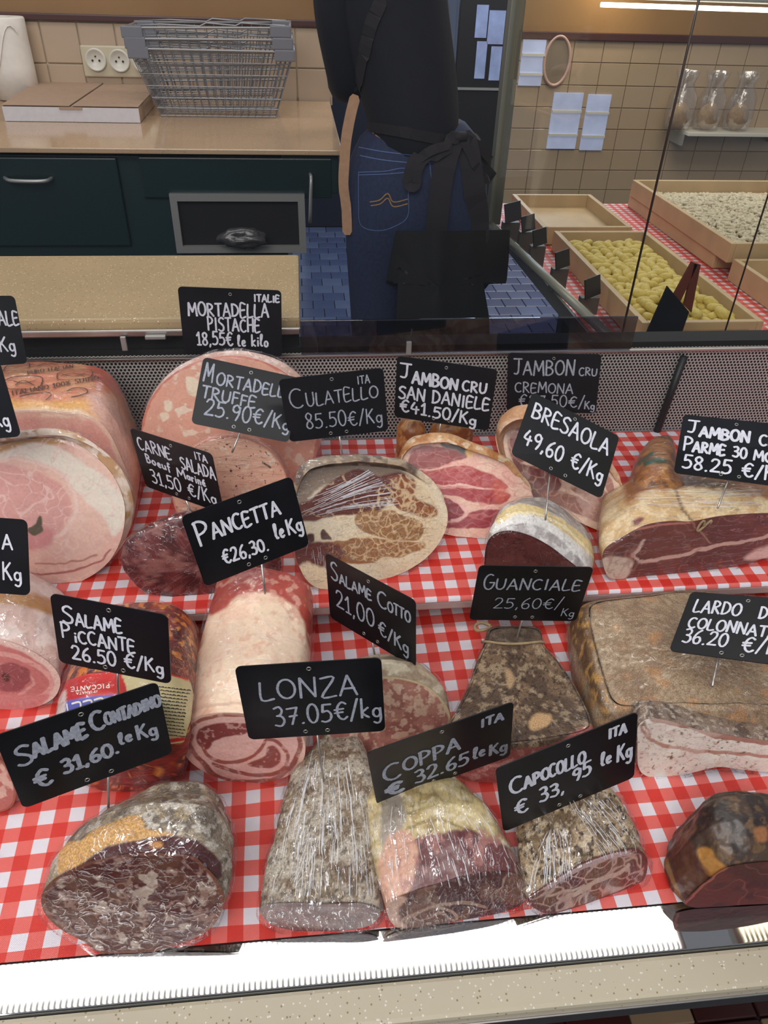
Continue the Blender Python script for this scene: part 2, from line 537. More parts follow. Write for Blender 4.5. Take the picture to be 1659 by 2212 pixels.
M = {}
M['gingham'] = ginghammat('gingham_oilcloth')
M['stone'] = stonemat('beige_composite_stone', (186, 176, 154), (140, 124, 98), (214, 210, 198), .3)
M['stone_warm'] = stonemat('warm_composite_worktop', (172, 149, 112), (140, 110, 70), (222, 205, 165), .45, 420)
M['stone_back'] = stonemat('back_worktop', (178, 150, 120), (150, 125, 95), (200, 180, 150), .12, 300)
M['steel'] = plain('brushed_steel', (190, 190, 190), .025, 1.0)
M['steel_matt'] = plain('satin_steel', (176, 172, 168), .38, 1.0, .06, 90)
M['perf'] = plain('perforated_steel', (176, 172, 168), .45, .3)
M['black'] = plain('black_plastic', (12, 12, 14), .5)
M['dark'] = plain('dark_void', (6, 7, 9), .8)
M['slate'] = plain('black_slate_board', (15, 16, 20), .36, 0, .35, 30, .05, spec=.3)
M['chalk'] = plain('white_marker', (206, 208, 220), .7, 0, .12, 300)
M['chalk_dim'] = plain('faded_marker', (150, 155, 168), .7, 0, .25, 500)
M['ring'] = plain('steel_eyelet', (190, 188, 184), .3, .9)
M['pin'] = plain('steel_pin', (185, 180, 175), .3, .9)
M['tile'] = plain('cream_tile', (186, 165, 142), .12, 0, .05, 4)
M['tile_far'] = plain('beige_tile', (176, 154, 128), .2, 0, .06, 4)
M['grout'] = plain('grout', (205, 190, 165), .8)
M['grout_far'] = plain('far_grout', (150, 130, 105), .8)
M['plaster'] = plain('ochre_gloss_wall', (150, 116, 78), .16, 0, .1, 3)
M['trim'] = plain('brown_tile_band', (74, 44, 42), .35)
M['green'] = plain('dark_green_lacquer', (10, 36, 38), .35, 0, .1, 3)
M['green_edge'] = plain('dark_green_frame', (14, 40, 42), .4)
M['alu'] = plain('aluminium_frame', (160, 160, 158), .35, .5)
M['floor_b'] = plain('daylight_blue_tile', (62, 74, 104), .22, 0, .12, 5)  # blue of daylight on the floor is put into the tile colour
M['floor_b2'] = plain('daylight_blue_tile_pale', (78, 90, 118), .22, 0, .12, 5)
M['floor_g'] = plain('floor_joint', (30, 34, 46), .8)
M['floor_r'] = plain('oxblood_tile', (52, 22, 20), .3, 0, .1, 5)
M['floor_c'] = plain('sand_tile', (120, 100, 78), .35, 0, .1, 5)
M['wood'] = plain('pale_pine', (200, 174, 136), .5, 0, .08, 18)
M['wood_dark'] = plain('reddish_wood', (92, 42, 26), .45, 0, .15, 20)
M['white'] = plain('white_plastic', (214, 210, 198), .35)
M['paper'] = plain('tissue_paper', (232, 226, 218), .9, 0, .03, 60, .4)
M['card_w'] = plain('white_corrugated', (205, 202, 208), .8, 0, .04, 80)
M['card_b'] = plain('brown_cardboard', (168, 142, 120), .85, 0, .06, 60)
M['wire'] = plain('grey_basket_wire', (142, 142, 146), .4, .5)
M['wire_pl'] = plain('grey_basket_plastic', (112, 114, 122), .45)

# ================================================================ SETTING
def lampmat(name, col, s, pitch=.0078):
    m, nt, b, o = newmat(name); nt.nodes.remove(b)
    e = nd(nt, 'ShaderNodeEmission'); e.inputs[0].default_value = tuple(col) + (1,)
    geo = nd(nt, 'ShaderNodeNewGeometry'); sp = nd(nt, 'ShaderNodeSeparateXYZ'); nt.links.new(geo.outputs['Position'], sp.inputs[0])
    a = nd(nt, 'ShaderNodeMath', operation='MULTIPLY'); a.inputs[1].default_value = 2 * math.pi / pitch; nt.links.new(sp.outputs[0], a.inputs[0])
    s1 = nd(nt, 'ShaderNodeMath', operation='SINE'); nt.links.new(a.outputs[0], s1.inputs[0])
    y0 = nd(nt, 'ShaderNodeMath', operation='SUBTRACT'); y0.inputs[1].default_value = .382; nt.links.new(sp.outputs[1], y0.inputs[0])
    y1 = nd(nt, 'ShaderNodeMath', operation='ABSOLUTE'); nt.links.new(y0.outputs[0], y1.inputs[0])
    y2 = nd(nt, 'ShaderNodeMapRange'); y2.inputs['From Min'].default_value = .004; y2.inputs['From Max'].default_value = .027
    y2.inputs['To Min'].default_value = .0; y2.inputs['To Max'].default_value = .985; nt.links.new(y1.outputs[0], y2.inputs['Value'])
    m1 = nd(nt, 'ShaderNodeMath', operation='MULTIPLY_ADD'); m1.inputs[1].default_value = 1.2; m1.inputs[2].default_value = .75; m1.use_clamp = True; nt.links.new(s1.outputs[0], m1.inputs[0])
    m2 = nd(nt, 'ShaderNodeMath', operation='MULTIPLY'); nt.links.new(m1.outputs[0], m2.inputs[0]); nt.links.new(y2.outputs[0], m2.inputs[1])
    m3 = nd(nt, 'ShaderNodeMath', operation='SUBTRACT'); m3.inputs[0].default_value = 1.0; nt.links.new(m2.outputs[0], m3.inputs[1])
    m4 = nd(nt, 'ShaderNodeMath', operation='MULTIPLY'); m4.inputs[1].default_value = s; nt.links.new(m3.outputs[0], m4.inputs[0])
    nt.links.new(m4.outputs[0], e.inputs[1]); nt.links.new(e.outputs[0], o.inputs[0]); return m


LAMP = 9.0
l1 = empty('case_lamp', (-.33, .38, 1.40), 'long ribbed white strip lamp above the front of the display case', 'lamp')
box('lamp_housing', (-.33, .382, 1.412), (1.72, .09, .02), M['alu'], l1, .003)
box('diffuser', (-.33, .382, 1.40), (1.70, .066, .004), lampmat('ribbed_diffuser', (1, .97, .93), LAMP), l1, 0)
l2 = empty('case_lamp', (.98, .38, 1.40), 'second shorter warm strip lamp at the right end of the case', 'lamp')
box('lamp_housing', (.98, .382, 1.412), (.74, .09, .02), M['alu'], l2, .003)
box('diffuser', (.98, .382, 1.40), (.72, .066, .004), lampmat('ribbed_diffuser_warm', (1, .86, .62), LAMP * .45), l2, 0)

# floor: big slab with joint colour, tiles laid where they can be told apart
fl = box('floor', (.5, 1.2, -.06), (6.5, 9.0, .1), M['floor_g'], None, 0, kind='structure')


def shared_box(name, s, b, mat):
    V, Fc = bxm((0, 0, 0), s); me = bevel_me(name, V, Fc, b, 1); me.materials.append(mat); return me


tb = [shared_box('tile', (.097, .097, .012), .002, M[k]) for k in ('floor_b', 'floor_b2')]
for i in range(16):
    for j in range(17):
        x = -.22 + i * .1 + (.05 if j % 2 else 0); y = 2.95 + j * .1
        link('tile', tb[0] if random.random() < .6 else tb[1], None, fl).location = (x, y, -.006)
tr_ = [shared_box('tile', (.097, .097, .012), .002, M[k]) for k in ('floor_r', 'floor_c')]
for i in range(13):
    for j in range(3):
        link('tile', tr_[(i + j) % 2 if j != 1 else (i % 3 == 0)], None, fl).location = (-.40 + i * .1, .34 + j * .1, -.006)

# back wall behind the service counter
wb = box('wall_back', (-1.12, 2.60, 1.49), (2.44, .1, .98), M['plaster'], None, 0, kind='structure')
V, Fc = bxm((-1.20, 2.60, .5), (2.3, .1, 1.0)); mesh('wall_base', V, Fc, M['grout'], wb)
V, Fc = bxm((-1.12, 2.5595, 1.03), (2.44, .02, .20)); mesh('grout_bed', V, Fc, M['grout'], wb)
tw = shared_box('tile', (.098, .010, .098), .002, M['tile'])
for i in range(12):
    for j in range(2):
        link('tile', tw, None, wb).location = (.047 - i * .1012, 2.547, 1.076 - j * .1012)
tb2 = shared_box('tile', (.098, .010, .024), .002, M['tile'])
for i in range(12):
    link('tile', tb2, None, wb).location = (.047 - i * .1012, 2.547, .9405 - .0 + .0)
box('trim_1', (-1.12, 2.545, 1.137), (2.44, .022, .017), M['trim'], None, .003, kind='structure')

# far wall of the passage
FY = 4.60
wf = empty('wall_far', (1.5, FY, 0), kind='structure')
mesh('dark_panel', *bxm((.375, FY + .06, 1.2), (.75, .1, 2.4)), plain('dark_blue_wall', (30, 34, 50), .4), wf)
V, Fc = join([bxm((2.55, FY + .06, 1.2), (2.8, .1, 2.4)), bxm((.90, FY + .06, 2.25), (.50, .1, .3)),
              bxm((.80, FY + .06, .39), (.10, .1, .78))])
mesh('wall_panel', V, Fc, M['plaster'], wf)
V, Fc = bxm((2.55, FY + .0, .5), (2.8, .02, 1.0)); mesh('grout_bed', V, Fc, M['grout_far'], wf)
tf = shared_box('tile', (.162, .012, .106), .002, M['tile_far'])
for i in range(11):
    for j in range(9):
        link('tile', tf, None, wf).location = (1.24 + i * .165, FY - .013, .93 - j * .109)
box('trim_2', (2.55, FY - .02, .995), (2.8, .03, .036), M['trim'], None, .004, kind='structure')
# dark shop door with panes
d1 = box('door_1', (.995, FY + .01, 1.05), (.285, .04, 2.1), M['black'], None, .004, kind='structure')
pane = plain('daylit_pane', (120, 132, 165), .05, 0, .35, 9, emit=(150, 165, 205), es=.25)
for (px0, px1, py0, py1) in ((1031, 1046, 89, 170), (1062, 1078, 100, 174), (1058, 1086, 22, 96), (1031, 1050, 10, 82)):
    a = atY(px0, py0, FY - .013); b_ = atY(px1, py1, FY - .013)
    V, Fc = bxm(((a[0] + b_[0]) / 2, FY - .011, (a[2] + b_[2]) / 2), (abs(b_[0] - a[0]), .004, abs(a[2] - b_[2]))); mesh('pane', V, Fc, pane, d1)
V, Fc = bxm((.995, FY - .014, .74), (.27, .006, .012)); mesh('kick_rail', V, Fc, M['alu'], d1)
box('window_1', (.80, FY + .05, 1.45), (.10, .004, 1.34), glassmat('window_glass', (.9, .95, 1)), None, 0, kind='structure')
street = plain('street_ground', (150, 152, 165), .8, 0, .25, 1.5)
box('floor_street', (.6, 9.8, -.12), (14, 9.6, .04), street, None, 0, kind='structure')
van = empty('parked_car', (.9, 8.2, -.1), 'pale car parked outside, seen through the slot beside the dark door', 'car')
carp = plain('pale_car_paint', (196, 204, 222), .2, 0)
def carbody():
    prof = [(-1.9, .25), (-1.95, .55), (-1.8, .8), (-1.1, .88), (-.6, 1.32), (.7, 1.36), (1.3, .95), (1.9, .85), (2.0, .5), (1.95, .25)]
    V = []; 
    for y, k in ((-.8, .94), (-.72, 1), (.72, 1), (.8, .94)):
        for x, z in prof: V.append((x * k + .9, y + 8.2, z * (k if z > 1 else 1) - .1))
    n = len(prof); Fc = [tuple(range(n))[::-1], tuple(range(3 * n, 4 * n))]
    for r_ in range(3):
        for i in range(n): j = (i + 1) % n; Fc.append((r_ * n + i, r_ * n + j, (r_ + 1) * n + j, (r_ + 1) * n + i))
    return V, Fc
V, Fc = carbody(); mesh('car_body', V, Fc, carp, van)
V, Fc = join([bxm((.55, 7.47, .98), (.7, .02, .3)), bxm((1.25, 7.47, .98), (.6, .02, .28))]); mesh('side_glass', V, Fc, M['black'], van)
for wx in (-.35, 2.1):
    V, Fc = lathe([(0, -.1), (.26, -.1), (.32, -.05), (.32, .05), (.26, .1), (0, .1)], 20, Matrix.Translation((wx, 7.46, .2)) @ Matrix.Rotation(math.pi / 2, 4, 'X'))
    mesh('wheel', V, Fc, M['black'], van, True)

# glowing panels standing for shop windows reflected in the case glass
win_refl = plain('window_reflection', (150, 158, 185), .1, 0, .3, 6, emit=(170, 180, 215), es=.55)
for k, (px0, px1, py0, py1) in enumerate(((1131, 1168, 85, 186), (1198, 1242, 200, 322), (1272, 1300, 204, 325)), 2):
    a = atY(px0, py0, FY - .03); b_ = atY(px1, py1, FY - .03); xm = (a[0] + b_[0]) / 2; zm = (a[2] + b_[2]) / 2; wx = abs(b_[0] - a[0]); wz = abs(a[2] - b_[2])
    wn = box('window_%d' % k, (xm, FY - .024, zm), (wx, .012, wz), win_refl, None, .002, kind='structure')
    V, Fc = join([bxm((xm, FY - .034, zm + s * wz * .2), (wx, .012, .012)) for s in (-1.2, .9)]); mesh('reflected_glazing_bar', V, Fc, M['white'], wn)

# ---------------------------------------------------------------- display case
XL, XR = -.62, .95
cs = empty('display_case', (.15, .5, 0), 'refrigerated deli display case with stone ledge and steel lip', 'display case')
# sloping lower deck and flat upper deck
y0, y1 = .215, .60
V = [(XL, y0, lowz(y0) - .004), (XR, y0, lowz(y0) - .004), (XR, y1, lowz(y1) - .004), (XL, y1, lowz(y1) - .004)]
V = V + [(a, b, c - .012) for a, b, c in V]
hexa('lower_deck', [V[4], V[5], V[6], V[7], V[0], V[1], V[2], V[3]], M['steel_matt'], cs, .001)
acr = plain('shelf_edge_acrylic', (176, 150, 146), .12, 0, 0, coat=.6)
box('upper_deck', ((XL + XR) / 2, .645, ZU - .0075), (XR - XL, .30, .009), acr, cs, .0015)
box('deck_riser', ((XL + XR) / 2, .545, .783), (XR - XL, .01, .046), plain('riser_dark_gloss', (30, 16, 15), .12), cs, .001)
# perforated back panel, holes cut out
pz0, pz1, PY = ZU - .004, .918, .79
pitch = .0044; r = .00165; V = []; Fc = []
nx = int((.93 - XL) / pitch); nz = int((pz1 - pz0) / (pitch * .866)) + 1
for j in range(nz):
    for i in range(nx):
        cx = XL + i * pitch + (pitch / 2 if j % 2 else 0); cz = pz0 + (j + .5) * pitch * .866
        k = len(V)
        for a in range(6):
            t = math.radians(30 + 60 * a); V.append((cx + pitch / math.sqrt(3) * math.cos(t), PY, cz + pitch / math.sqrt(3) * math.sin(t)))
        for a in range(6):
            t = math.radians(30 + 60 * a); V.append((cx + r * math.cos(t), PY, cz + r * math.sin(t)))
        for a in range(6):
            b_ = (a + 1) % 6; Fc.append((k + a, k + b_, k + 6 + b_, k + 6 + a))
mesh('perforated_panel', V, Fc, M['perf'], cs, kind='stuff')
box('panel_rim', ((XL + XR) / 2, .788, .9185), (XR - XL, .006, .003), M['steel_matt'], cs, .0008)
box('air_duct', ((XL + XR) / 2, .815, .865), (XR - XL, .03, .118), M['dark'], cs, .0)
box('duct_top', (-.315, .830, .932), (.61, .05, .024), M['dark'], cs, 0)
a = atY(1478, 770, .785); b_ = atY(1418, 935, .785)
tube('divider_bar', [a, b_], .0045, M['black'], cs, 6)
for (px, py) in ((268, 742), (883, 752)):
    p = atY(px, py, .785); box('clip', p, (.006, .004, .016), M['alu'], cs, .001)
p = atY(336, 728, .785); box('stud_plate', p, (.022, .006, .004), M['alu'], cs, .001)
# rear worktop, steel edge
box('rear_worktop', (-.40, .908, .952), (.784, .222, .018), M['stone_warm'], cs, .004, label='sand coloured speckled worktop at the back of the case')
box('worktop_edge', (-.40, .792, .9475), (.784, .006, .0075), M['steel_matt'], cs, .0015)
smoke = glassmat('smoked_glass', (.42, .42, .5), 1.2, .03)
box('rear_glass_strip', (.186, .788, .941), (.388, .004, .040), smoke, cs, .0008, label='smoked glass strip')
# case base
box('case_base', ((XL + XR) / 2, .72, .37), (XR - XL, .22, .72), M['green_edge'], cs, .004)
# steel lip and stone ledge in front
yl0, yl1 = .2072, .2372


def slab(name, ya, yb, dz, th, mat, parent, b=.002, xl=XL, xr=XR):
    P = [(xl, ya, lowz(ya) + dz - th), (xr, ya, lowz(ya) + dz - th), (xr, yb, lowz(yb) + dz - th), (xl, yb, lowz(yb) + dz - th),
         (xl, ya, lowz(ya) + dz), (xr, ya, lowz(ya) + dz), (xr, yb, lowz(yb) + dz), (xl, yb, lowz(yb) + dz)]
    return hexa(name, P, mat, parent, b)


slab('steel_lip', yl0, yl1, 0, .010, M['steel'], cs, .0008)
slab('lip_seal', .2060, .2068, .0, .01, plain('grey_seal', (84, 84, 80), .5), cs, 0)
slab('stone_ledge', .1815, .2057, .0, .024, M['stone'], cs, .003)
slab('ledge_underside_rail', .1800, .1835, -.010, .012, M['steel_matt'], cs, .001)
gm = glassmat('front_glass', (1, 1, 1), .35)
P8 = [(XL, .2058, .742), (XR, .2058, .742), (XR, .2064, .742), (XL, .2064, .742), (XL, .318, 1.60), (XR, .318, 1.60), (XR, .319, 1.60), (XL, .319, 1.60)]
hexa('front_glass', P8, gm, cs, 0)


def cloth(name, label, y0, y1, zf, front_drop, seed, ang=0.0, off=(0, 0), x0=XL + .01, x1=XR - .01):
    nx_, ny_ = 200, 70; V = []; UV = []
    ys = list(np.linspace(y0, y1, ny_))
    pts = []
    if front_drop: pts = [(y0 - .0015, -front_drop), (y0 - .001, -.002)]
    rows = [(yy, dz) for yy, dz in pts] + [(yy, 0) for yy in ys]
    s = 0; prev = None; ca, sa = math.cos(ang), math.sin(ang)
    for (yy, dz) in rows:
        z = zf(yy) + dz
        if prev: s += math.hypot(yy - prev[0], z - prev[1])
        prev = (yy, z)
        for i in range(nx_):
            x = x0 + (x1 - x0) * i / (nx_ - 1); V.append((x, yy, z)); UV.append((x * ca - s * sa + off[0] + 5, x * sa + s * ca + off[1] + 5))
    V = np.array(V); UV = np.array(UV)
    P = V * 1000
    V[:, 2] += (fbm(P / np.array([90, 45, 1e6]), seed, 3) - .5) * .0030 * ss(0, .02, V[:, 1] - y0) + .0006
    UV += np.stack([fbm(P / 120, seed + 3, 2) - .5, fbm(P / 120, seed + 5, 2) - .5], 1) * .006
    n = len(rows); Fc = [(j * nx_ + i, j * nx_ + i + 1, (j + 1) * nx_ + i + 1, (j + 1) * nx_ + i) for j in range(n - 1) for i in range(nx_ - 1)]
    o = mesh(name, V, Fc, M['gingham'], None, True, uv=UV)
    return tag(o, label, 'tablecloth')


cloth('gingham_cloth', 'red and white gingham oilcloth on the upper step, before the perforated panel', .4965, .786, lambda y: ZU, .003, 11, 0, (.004, .0))
cloth('gingham_cloth', 'red and white gingham oilcloth on the lower deck, behind the bright steel lip', .2375, .538, lambda y: lowz(y), 0, 31, -.03, (.009, .004))

# ---------------------------------------------------------------- service counter behind
bc = empty('service_counter', (-.6, 1.85, 0), 'dark green counter with stone worktop and steel handles, against the tiled wall', 'counter')
cz = .9415
P8 = [(-1.3, 1.815, cz - .011), (.092, 1.815, cz - .011), (.092, 2.538, cz - .011), (-1.3, 2.538, cz - .011),
      (-1.3, 1.815, cz), (.092, 1.815, cz), (.092, 2.538, cz), (-1.3, 2.538, cz)]
hexa('worktop', P8, M['stone_back'], bc, .002)
zt = cz - .012
box('cabinet_body', (-.68, 2.18, .46), (1.28, .66, .92), M['green_edge'], bc, .003)
box('hanging_panel', (0.02, 1.90, .885), (.13, .12, .085), M['green_edge'], bc, .003)


def front(name, pa, pb, mat, th=.012, Y=1.845, parent=bc, label=None):
    a = atY(*pa, Y); b2 = atY(*pb, Y)
    return box(name, ((a[0] + b2[0]) / 2, Y, (a[2] + b2[2]) / 2), (abs(b2[0] - a[0]), th, abs(a[2] - b2[2])), mat, parent, .003, label=label)


dr = front('drawer', (-280, 336), (284, 530), M['green'])
h = [atY(10, 384, 1.838), atY(22, 390, 1.815), atY(60, 392, 1.81), atY(98, 391, 1.815), atY(112, 385, 1.838)]
tube('handle', catmull(h, 5, False), .0042, M['alu'], dr, 8, label='bowed steel handle')
dr2 = front('drawer', (298, 338), (718, 428), M['green'])
h = [atY(670, 376, 1.838), atY(672, 385, 1.815), atY(671, 425, 1.81), atY(670, 465, 1.815), atY(669, 480, 1.838)]
tube('handle', catmull(h, 5, False), .004, M['alu'], dr2, 8, label='bowed steel handle')
a = atY(365, 418, 1.83); b_ = atY(662, 545, 1.83)
fx0, fx1, fz1, fz0 = a[0], b_[0], a[2], b_[2]; fw = .016
fr = empty('waste_opening', (0, 0, 0)); fr.parent = bc; fr.matrix_parent_inverse = Matrix.Translation(bc.location).inverted()
V, Fc = join([bxm(((fx0 + fx1) / 2, 1.832, fz1 - fw / 2), (fx1 - fx0, .012, fw)), bxm(((fx0 + fx1) / 2, 1.832, fz0 + fw / 2), (fx1 - fx0, .012, fw)),
              bxm((fx0 + fw / 2, 1.832, (fz0 + fz1) / 2), (fw, .0118, fz1 - fz0 - 2 * fw)), bxm((fx1 - fw / 2, 1.832, (fz0 + fz1) / 2), (fw, .0118, fz1 - fz0 - 2 * fw))])
mesh('steel_surround', V, Fc, M['alu'], fr)
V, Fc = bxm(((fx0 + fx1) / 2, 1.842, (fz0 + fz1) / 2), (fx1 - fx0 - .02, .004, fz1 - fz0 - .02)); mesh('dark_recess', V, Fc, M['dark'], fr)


def blob(name, c, s, mat, parent, amp=.25, seed=0, seg=40, fr_=1.0):
    V = []; Fc = []
    for i in range(seg // 2 + 1):
        t = math.pi * i / (seg // 2)
        for k in range(seg):
            a = 2 * math.pi * k / seg; V.append((math.sin(t) * math.cos(a), math.sin(t) * math.sin(a), math.cos(t)))
    V = np.array(V); n = fbm(V * 2.2 * fr_ + 9, seed, 4) - .5; V = V * (1 + amp * 2 * n)[:, None] * np.array(s) + np.array(c)
    for i in range(seg // 2):
        for k in range(seg):
            l = (k + 1) % seg; Fc.append((i * seg + k, (i + 1) * seg + k, (i + 1) * seg + l, i * seg + l))
    return mesh(name, V, Fc, mat, parent, True)


bagm = plain('grey_crumpled_bag', (60, 60, 62), .25, 0, .3, 60, .8)
p = atY(525, 515, 1.80); bb = blob('plastic_bag', p, (.055, .025, .022), bagm, None, .35, 3)
tag(bb, 'crumpled dark plastic bag in the steel framed opening of the green counter', 'bag')

# socket plate with three outlets
so = empty('socket_plate', (-.55, 2.535, 1.03), 'white triple wall socket on the cream tiles, behind the basket', 'socket')
a = atY(172, 97, 2.536); b_ = atY(335, 168, 2.536)
box('back_plate', ((a[0] + b_[0]) / 2, 2.536, (a[2] + b_[2]) / 2), (b_[0] - a[0], .010, a[2] - b_[2]), plain('socket_plastic', (196, 186, 160), .4), so, .004)
for px, py in ((207, 129), (258, 131), (308, 133)):
    c = atY(px, py, 2.528)
    V, Fc = lathe([(0, .0), (.020, .0), (.0235, .004), (.028, .006), (.029, -.002)], 28, Matrix.Translation(c) @ Matrix.Rotation(math.pi / 2, 4, 'X'))
    s_ = mesh('outlet', V, Fc, M['white'], so, True)
    for dx, dz, rr in ((-.0095, -.002, .0028), (.0095, -.002, .0028), (0, .008, .0022)):
        V, Fc = lathe([(0, .001), (rr, .001), (rr, -.002)], 10, Matrix.Translation(c + np.array([dx, -.001, dz])) @ Matrix.Rotation(math.pi / 2, 4, 'X'))
        mesh('pin_hole', V, Fc, M['black'], s_)

# paper roll
c = atz(42, 222, cz); c[1] -= .02
V, Fc = lathe([(.018, .004), (.056, .002), (.057, .08), (.0565, .15), (.0575, .192), (.055, .196), (.02, .196), (.018, .16)], 40, Matrix.Translation((c[0] - .016, c[1] + .085, cz + .001)))
pr = mesh('paper_roll', V, Fc, M['paper'], None, True); tag(pr, 'white paper towel roll standing at the left end of the stone worktop', 'paper roll')
c0 = np.array([c[0] - .016, c[1] + .085])
pts = [(c0[0] + .059 * math.sin(t), c0[1] - .059 * math.cos(t), cz + .135 + .045 * math.sin(3 * t) + .02 * t) for t in np.linspace(-.9, .9, 14)]
V = [(x, y, z) for x, y, z in pts] + [(x * 1 + 0, y - .002, z - .012) for x, y, z in pts]
mesh('torn_sheet', V, [(i, i + 1, 15 + i, 14 + i) for i in range(13)], M['paper'], pr, True)

# flat cardboard box
bx = empty('cardboard_box', (-.55, 1.95, cz), 'flat white fronted cardboard box lying on the stone worktop beside the paper roll', 'box')
hb = .032
q = [atz(12, 262, cz), atz(304, 266, cz), atz(352, 208, cz), atz(95, 200, cz)]
q = [np.array([v[0], v[1], cz + .001]) for v in q]
up = np.array([0, 0, hb])
ctr = sum(q) / 4
hexa('tray', [q[0], q[1], q[2], q[3], q[0] + up, q[1] + up, q[2] + up, q[3] + up], M['card_b'], bx, .001)
fa = [q[0] + np.array([0, -.0015, 0]), q[1] + np.array([0, -.0015, 0]), q[1] + up + np.array([0, -.0015, 0]), q[0] + up + np.array([0, -.0015, 0])]
mesh('white_front', fa, [(0, 1, 2, 3)], M['card_w'], bx, label='white corrugated front panel')
t0 = q[0] + up; t1 = q[1] + up; t2 = q[2] + up; t3 = q[3] + up; e = np.array([0, 0, .002]); mdf = t0 * .5 + t1 * .5; mdb = t3 * .45 + t2 * .55
hexa('lid', [t0 + e, mdf - np.array([.003, 0, 0]) + e, mdb + e, t3 + e, t0 + 2 * e, mdf - np.array([.003, 0, 0]) + 2 * e, mdb + 2.6 * e, t3 + 2 * e], M['card_b'], bx, .0005)
hexa('lid', [mdf + np.array([.003, 0, 0]) + e, t1 + e, t2 + e, mdb + np.array([.004, 0, 0]) + e, mdf + np.array([.003, 0, 0]) + 2 * e, t1 + 2 * e, t2 + 2 * e, mdb + np.array([.004, 0, 0]) + 2 * e], M['card_b'], bx, .0005)
fl1 = [atY(232, 196, 2.25), atY(345, 196, 2.25), atY(352, 165, 2.33), atY(243, 150, 2.33)]
fl1 = [mdb * .85 + t3 * .15 + e, t2 + e, t2 + np.array([.01, .03, .045]), mdb * .85 + t3 * .15 + np.array([.02, .03, .052])]
mesh('raised_flap', fl1 + [p_ + np.array([0, .002, 0]) for p_ in fl1], [(0, 1, 2, 3), (7, 6, 5, 4), (0, 3, 7, 4), (1, 5, 6, 2), (3, 2, 6, 7)], M['card_b'], bx)
V, Fc = bxm(mdf + np.array([0, -.003, -.002]), (.055, .002, .006)); mesh('tuck_tab', V, Fc, M['card_b'], bx)


# ---------------------------------------------------------------- stack of wire baskets
def basket(z0, dx, label, tilt=0.0):
    B = empty('wire_basket', (-.21, 2.30, z0), label, 'basket', 'grey wire baskets stacked on the worktop')
    w0, w1, d0, d1_, hh = .30, .405, .15, .20, .150
    cx, cy = -.212 + dx, 2.30
    parts = []

    def L(u, v, t):  # u,v in -1..1, t height 0..1
        w = w0 + (w1 - w0) * t; d = d0 + (d1_ - d0) * t
        return np.array([cx + u * w / 2, cy + v * d / 2, z0 + hh * t + tilt * u * .2])
    for t in (0, .12, .28, .46, .64, .82, 1):
        loop = [L(-1, -1, t), L(1, -1, t), L(1, 1, t), L(-1, 1, t)]
        for k in range(4): parts.append(tubem([loop[k], loop[(k + 1) % 4]], .0015 if t < 1 else .0028, 4))
    for k in range(17):
        u = -1 + 2 * k / 16
        for v in (-1, 1): parts.append(tubem([L(u, v, 0), L(u, v, 1)], .0012, 4))
        parts.append(tubem([L(u, -1, 0), L(u, 1, 0)], .0012, 4))
    for k in range(1, 10):
        v = -1 + 2 * k / 10
        for u in (-1, 1): parts.append(tubem([L(u, v, 0), L(u, v, 1)], .0012, 4))
        if k % 3 == 0: parts.append(tubem([L(-1, v, 0), L(1, v, 0)], .0012, 4))
    V, Fc = join(parts); mesh('wire_mesh', V, Fc, M['wire'], B, kind='stuff')
    for u in (-1, 1):
        for v in (-1, 1):
            c_ = L(u, v, 1) + np.array([-u * .022, -v * .004, -.008]); box('corner_grip', c_, (.052, .014, .026), M['wire_pl'], B, .003)
    for v in (-1, 1):
        pts = [L(-1, v, 1) + np.array([.01, 0, .004]), L(-.55, v * .9, 1) + np.array([0, -.004, .007]), L(-.08, v * .86, 1) + np.array([0, -.006, .003]), L(.0, v * .86, 1) + np.array([0, -.006, .010]),
               L(.35, v * .86, 1) + np.array([0, -.006, .004]), L(.42, v * .9, 1) + np.array([0, -.004, .010]), L(1, v, 1) + np.array([-.01, 0, .004])]
        tube('carry_handle', pts, .0022, M['wire'], B, 6)


basket(cz + .003, 0, 'lowest grey wire shopping basket of the stack, its base on the stone worktop', 0)
basket(cz + .026, -.004, 'middle grey wire shopping basket of the stack, between the other two', .012)
basket(cz + .050, -.008, 'topmost grey wire shopping basket of the stack, highest rim', .02)

# ---------------------------------------------------------------- pasta table on the right
TZ = .735
tbm = plain('table_steel', (92, 92, 88), .45, .2)
pt = empty('pasta_table', (1.2, 1.5, 0), 'side table under wooden pasta trays, right of the case', 'table')
P8 = [(.525, 1.125, TZ - .03), (1.95, 1.125, TZ - .03), (1.95, 2.2, TZ - .03), (.50, 2.2, TZ - .03)]
P8 = P8 + [(a_, b2, TZ) for a_, b2, c_ in P8]
hexa('table_top', P8, tbm, pt, .002)
for (x, y) in ((.70, 1.5), (.80, 2.12), (1.88, 1.18), (1.88, 2.12)): box('leg', (x, y, (TZ - .03) / 2), (.05, .05, TZ - .03), tbm, pt, .004)
tc = mesh('gingham_cloth', [(.53, 1.13, TZ + .001), (1.94, 1.13, TZ + .001), (1.94, 2.19, TZ + .001), (.505, 2.19, TZ + .001)], [(0, 1, 2, 3)], M['gingham'], None,
          uv=[(.53, 1.13), (1.94, 1.13), (1.94, 2.19), (.46, 2.19)])
tag(tc, 'red and white gingham cloth under the wooden pasta trays', 'tablecloth')
gc = empty('glass_guard', (.5, 1.5, TZ), 'framed glass guard around the pasta table, with a grey corner post', 'glass guard')
railm = plain('rail_painted_steel', (128, 128, 116), .35, .3)
ra = np.array([.454, 1.838, .775]); rb = np.array([.519, 1.125, .775])
tube('base_rail', [ra, rb], .011, railm, gc, 4)
box('corner_post', (.462, 1.85, 1.15), (.032, .034, .75), railm, gc, .003)
gg = glassmat('guard_glass', (.93, .93, .9), .7)
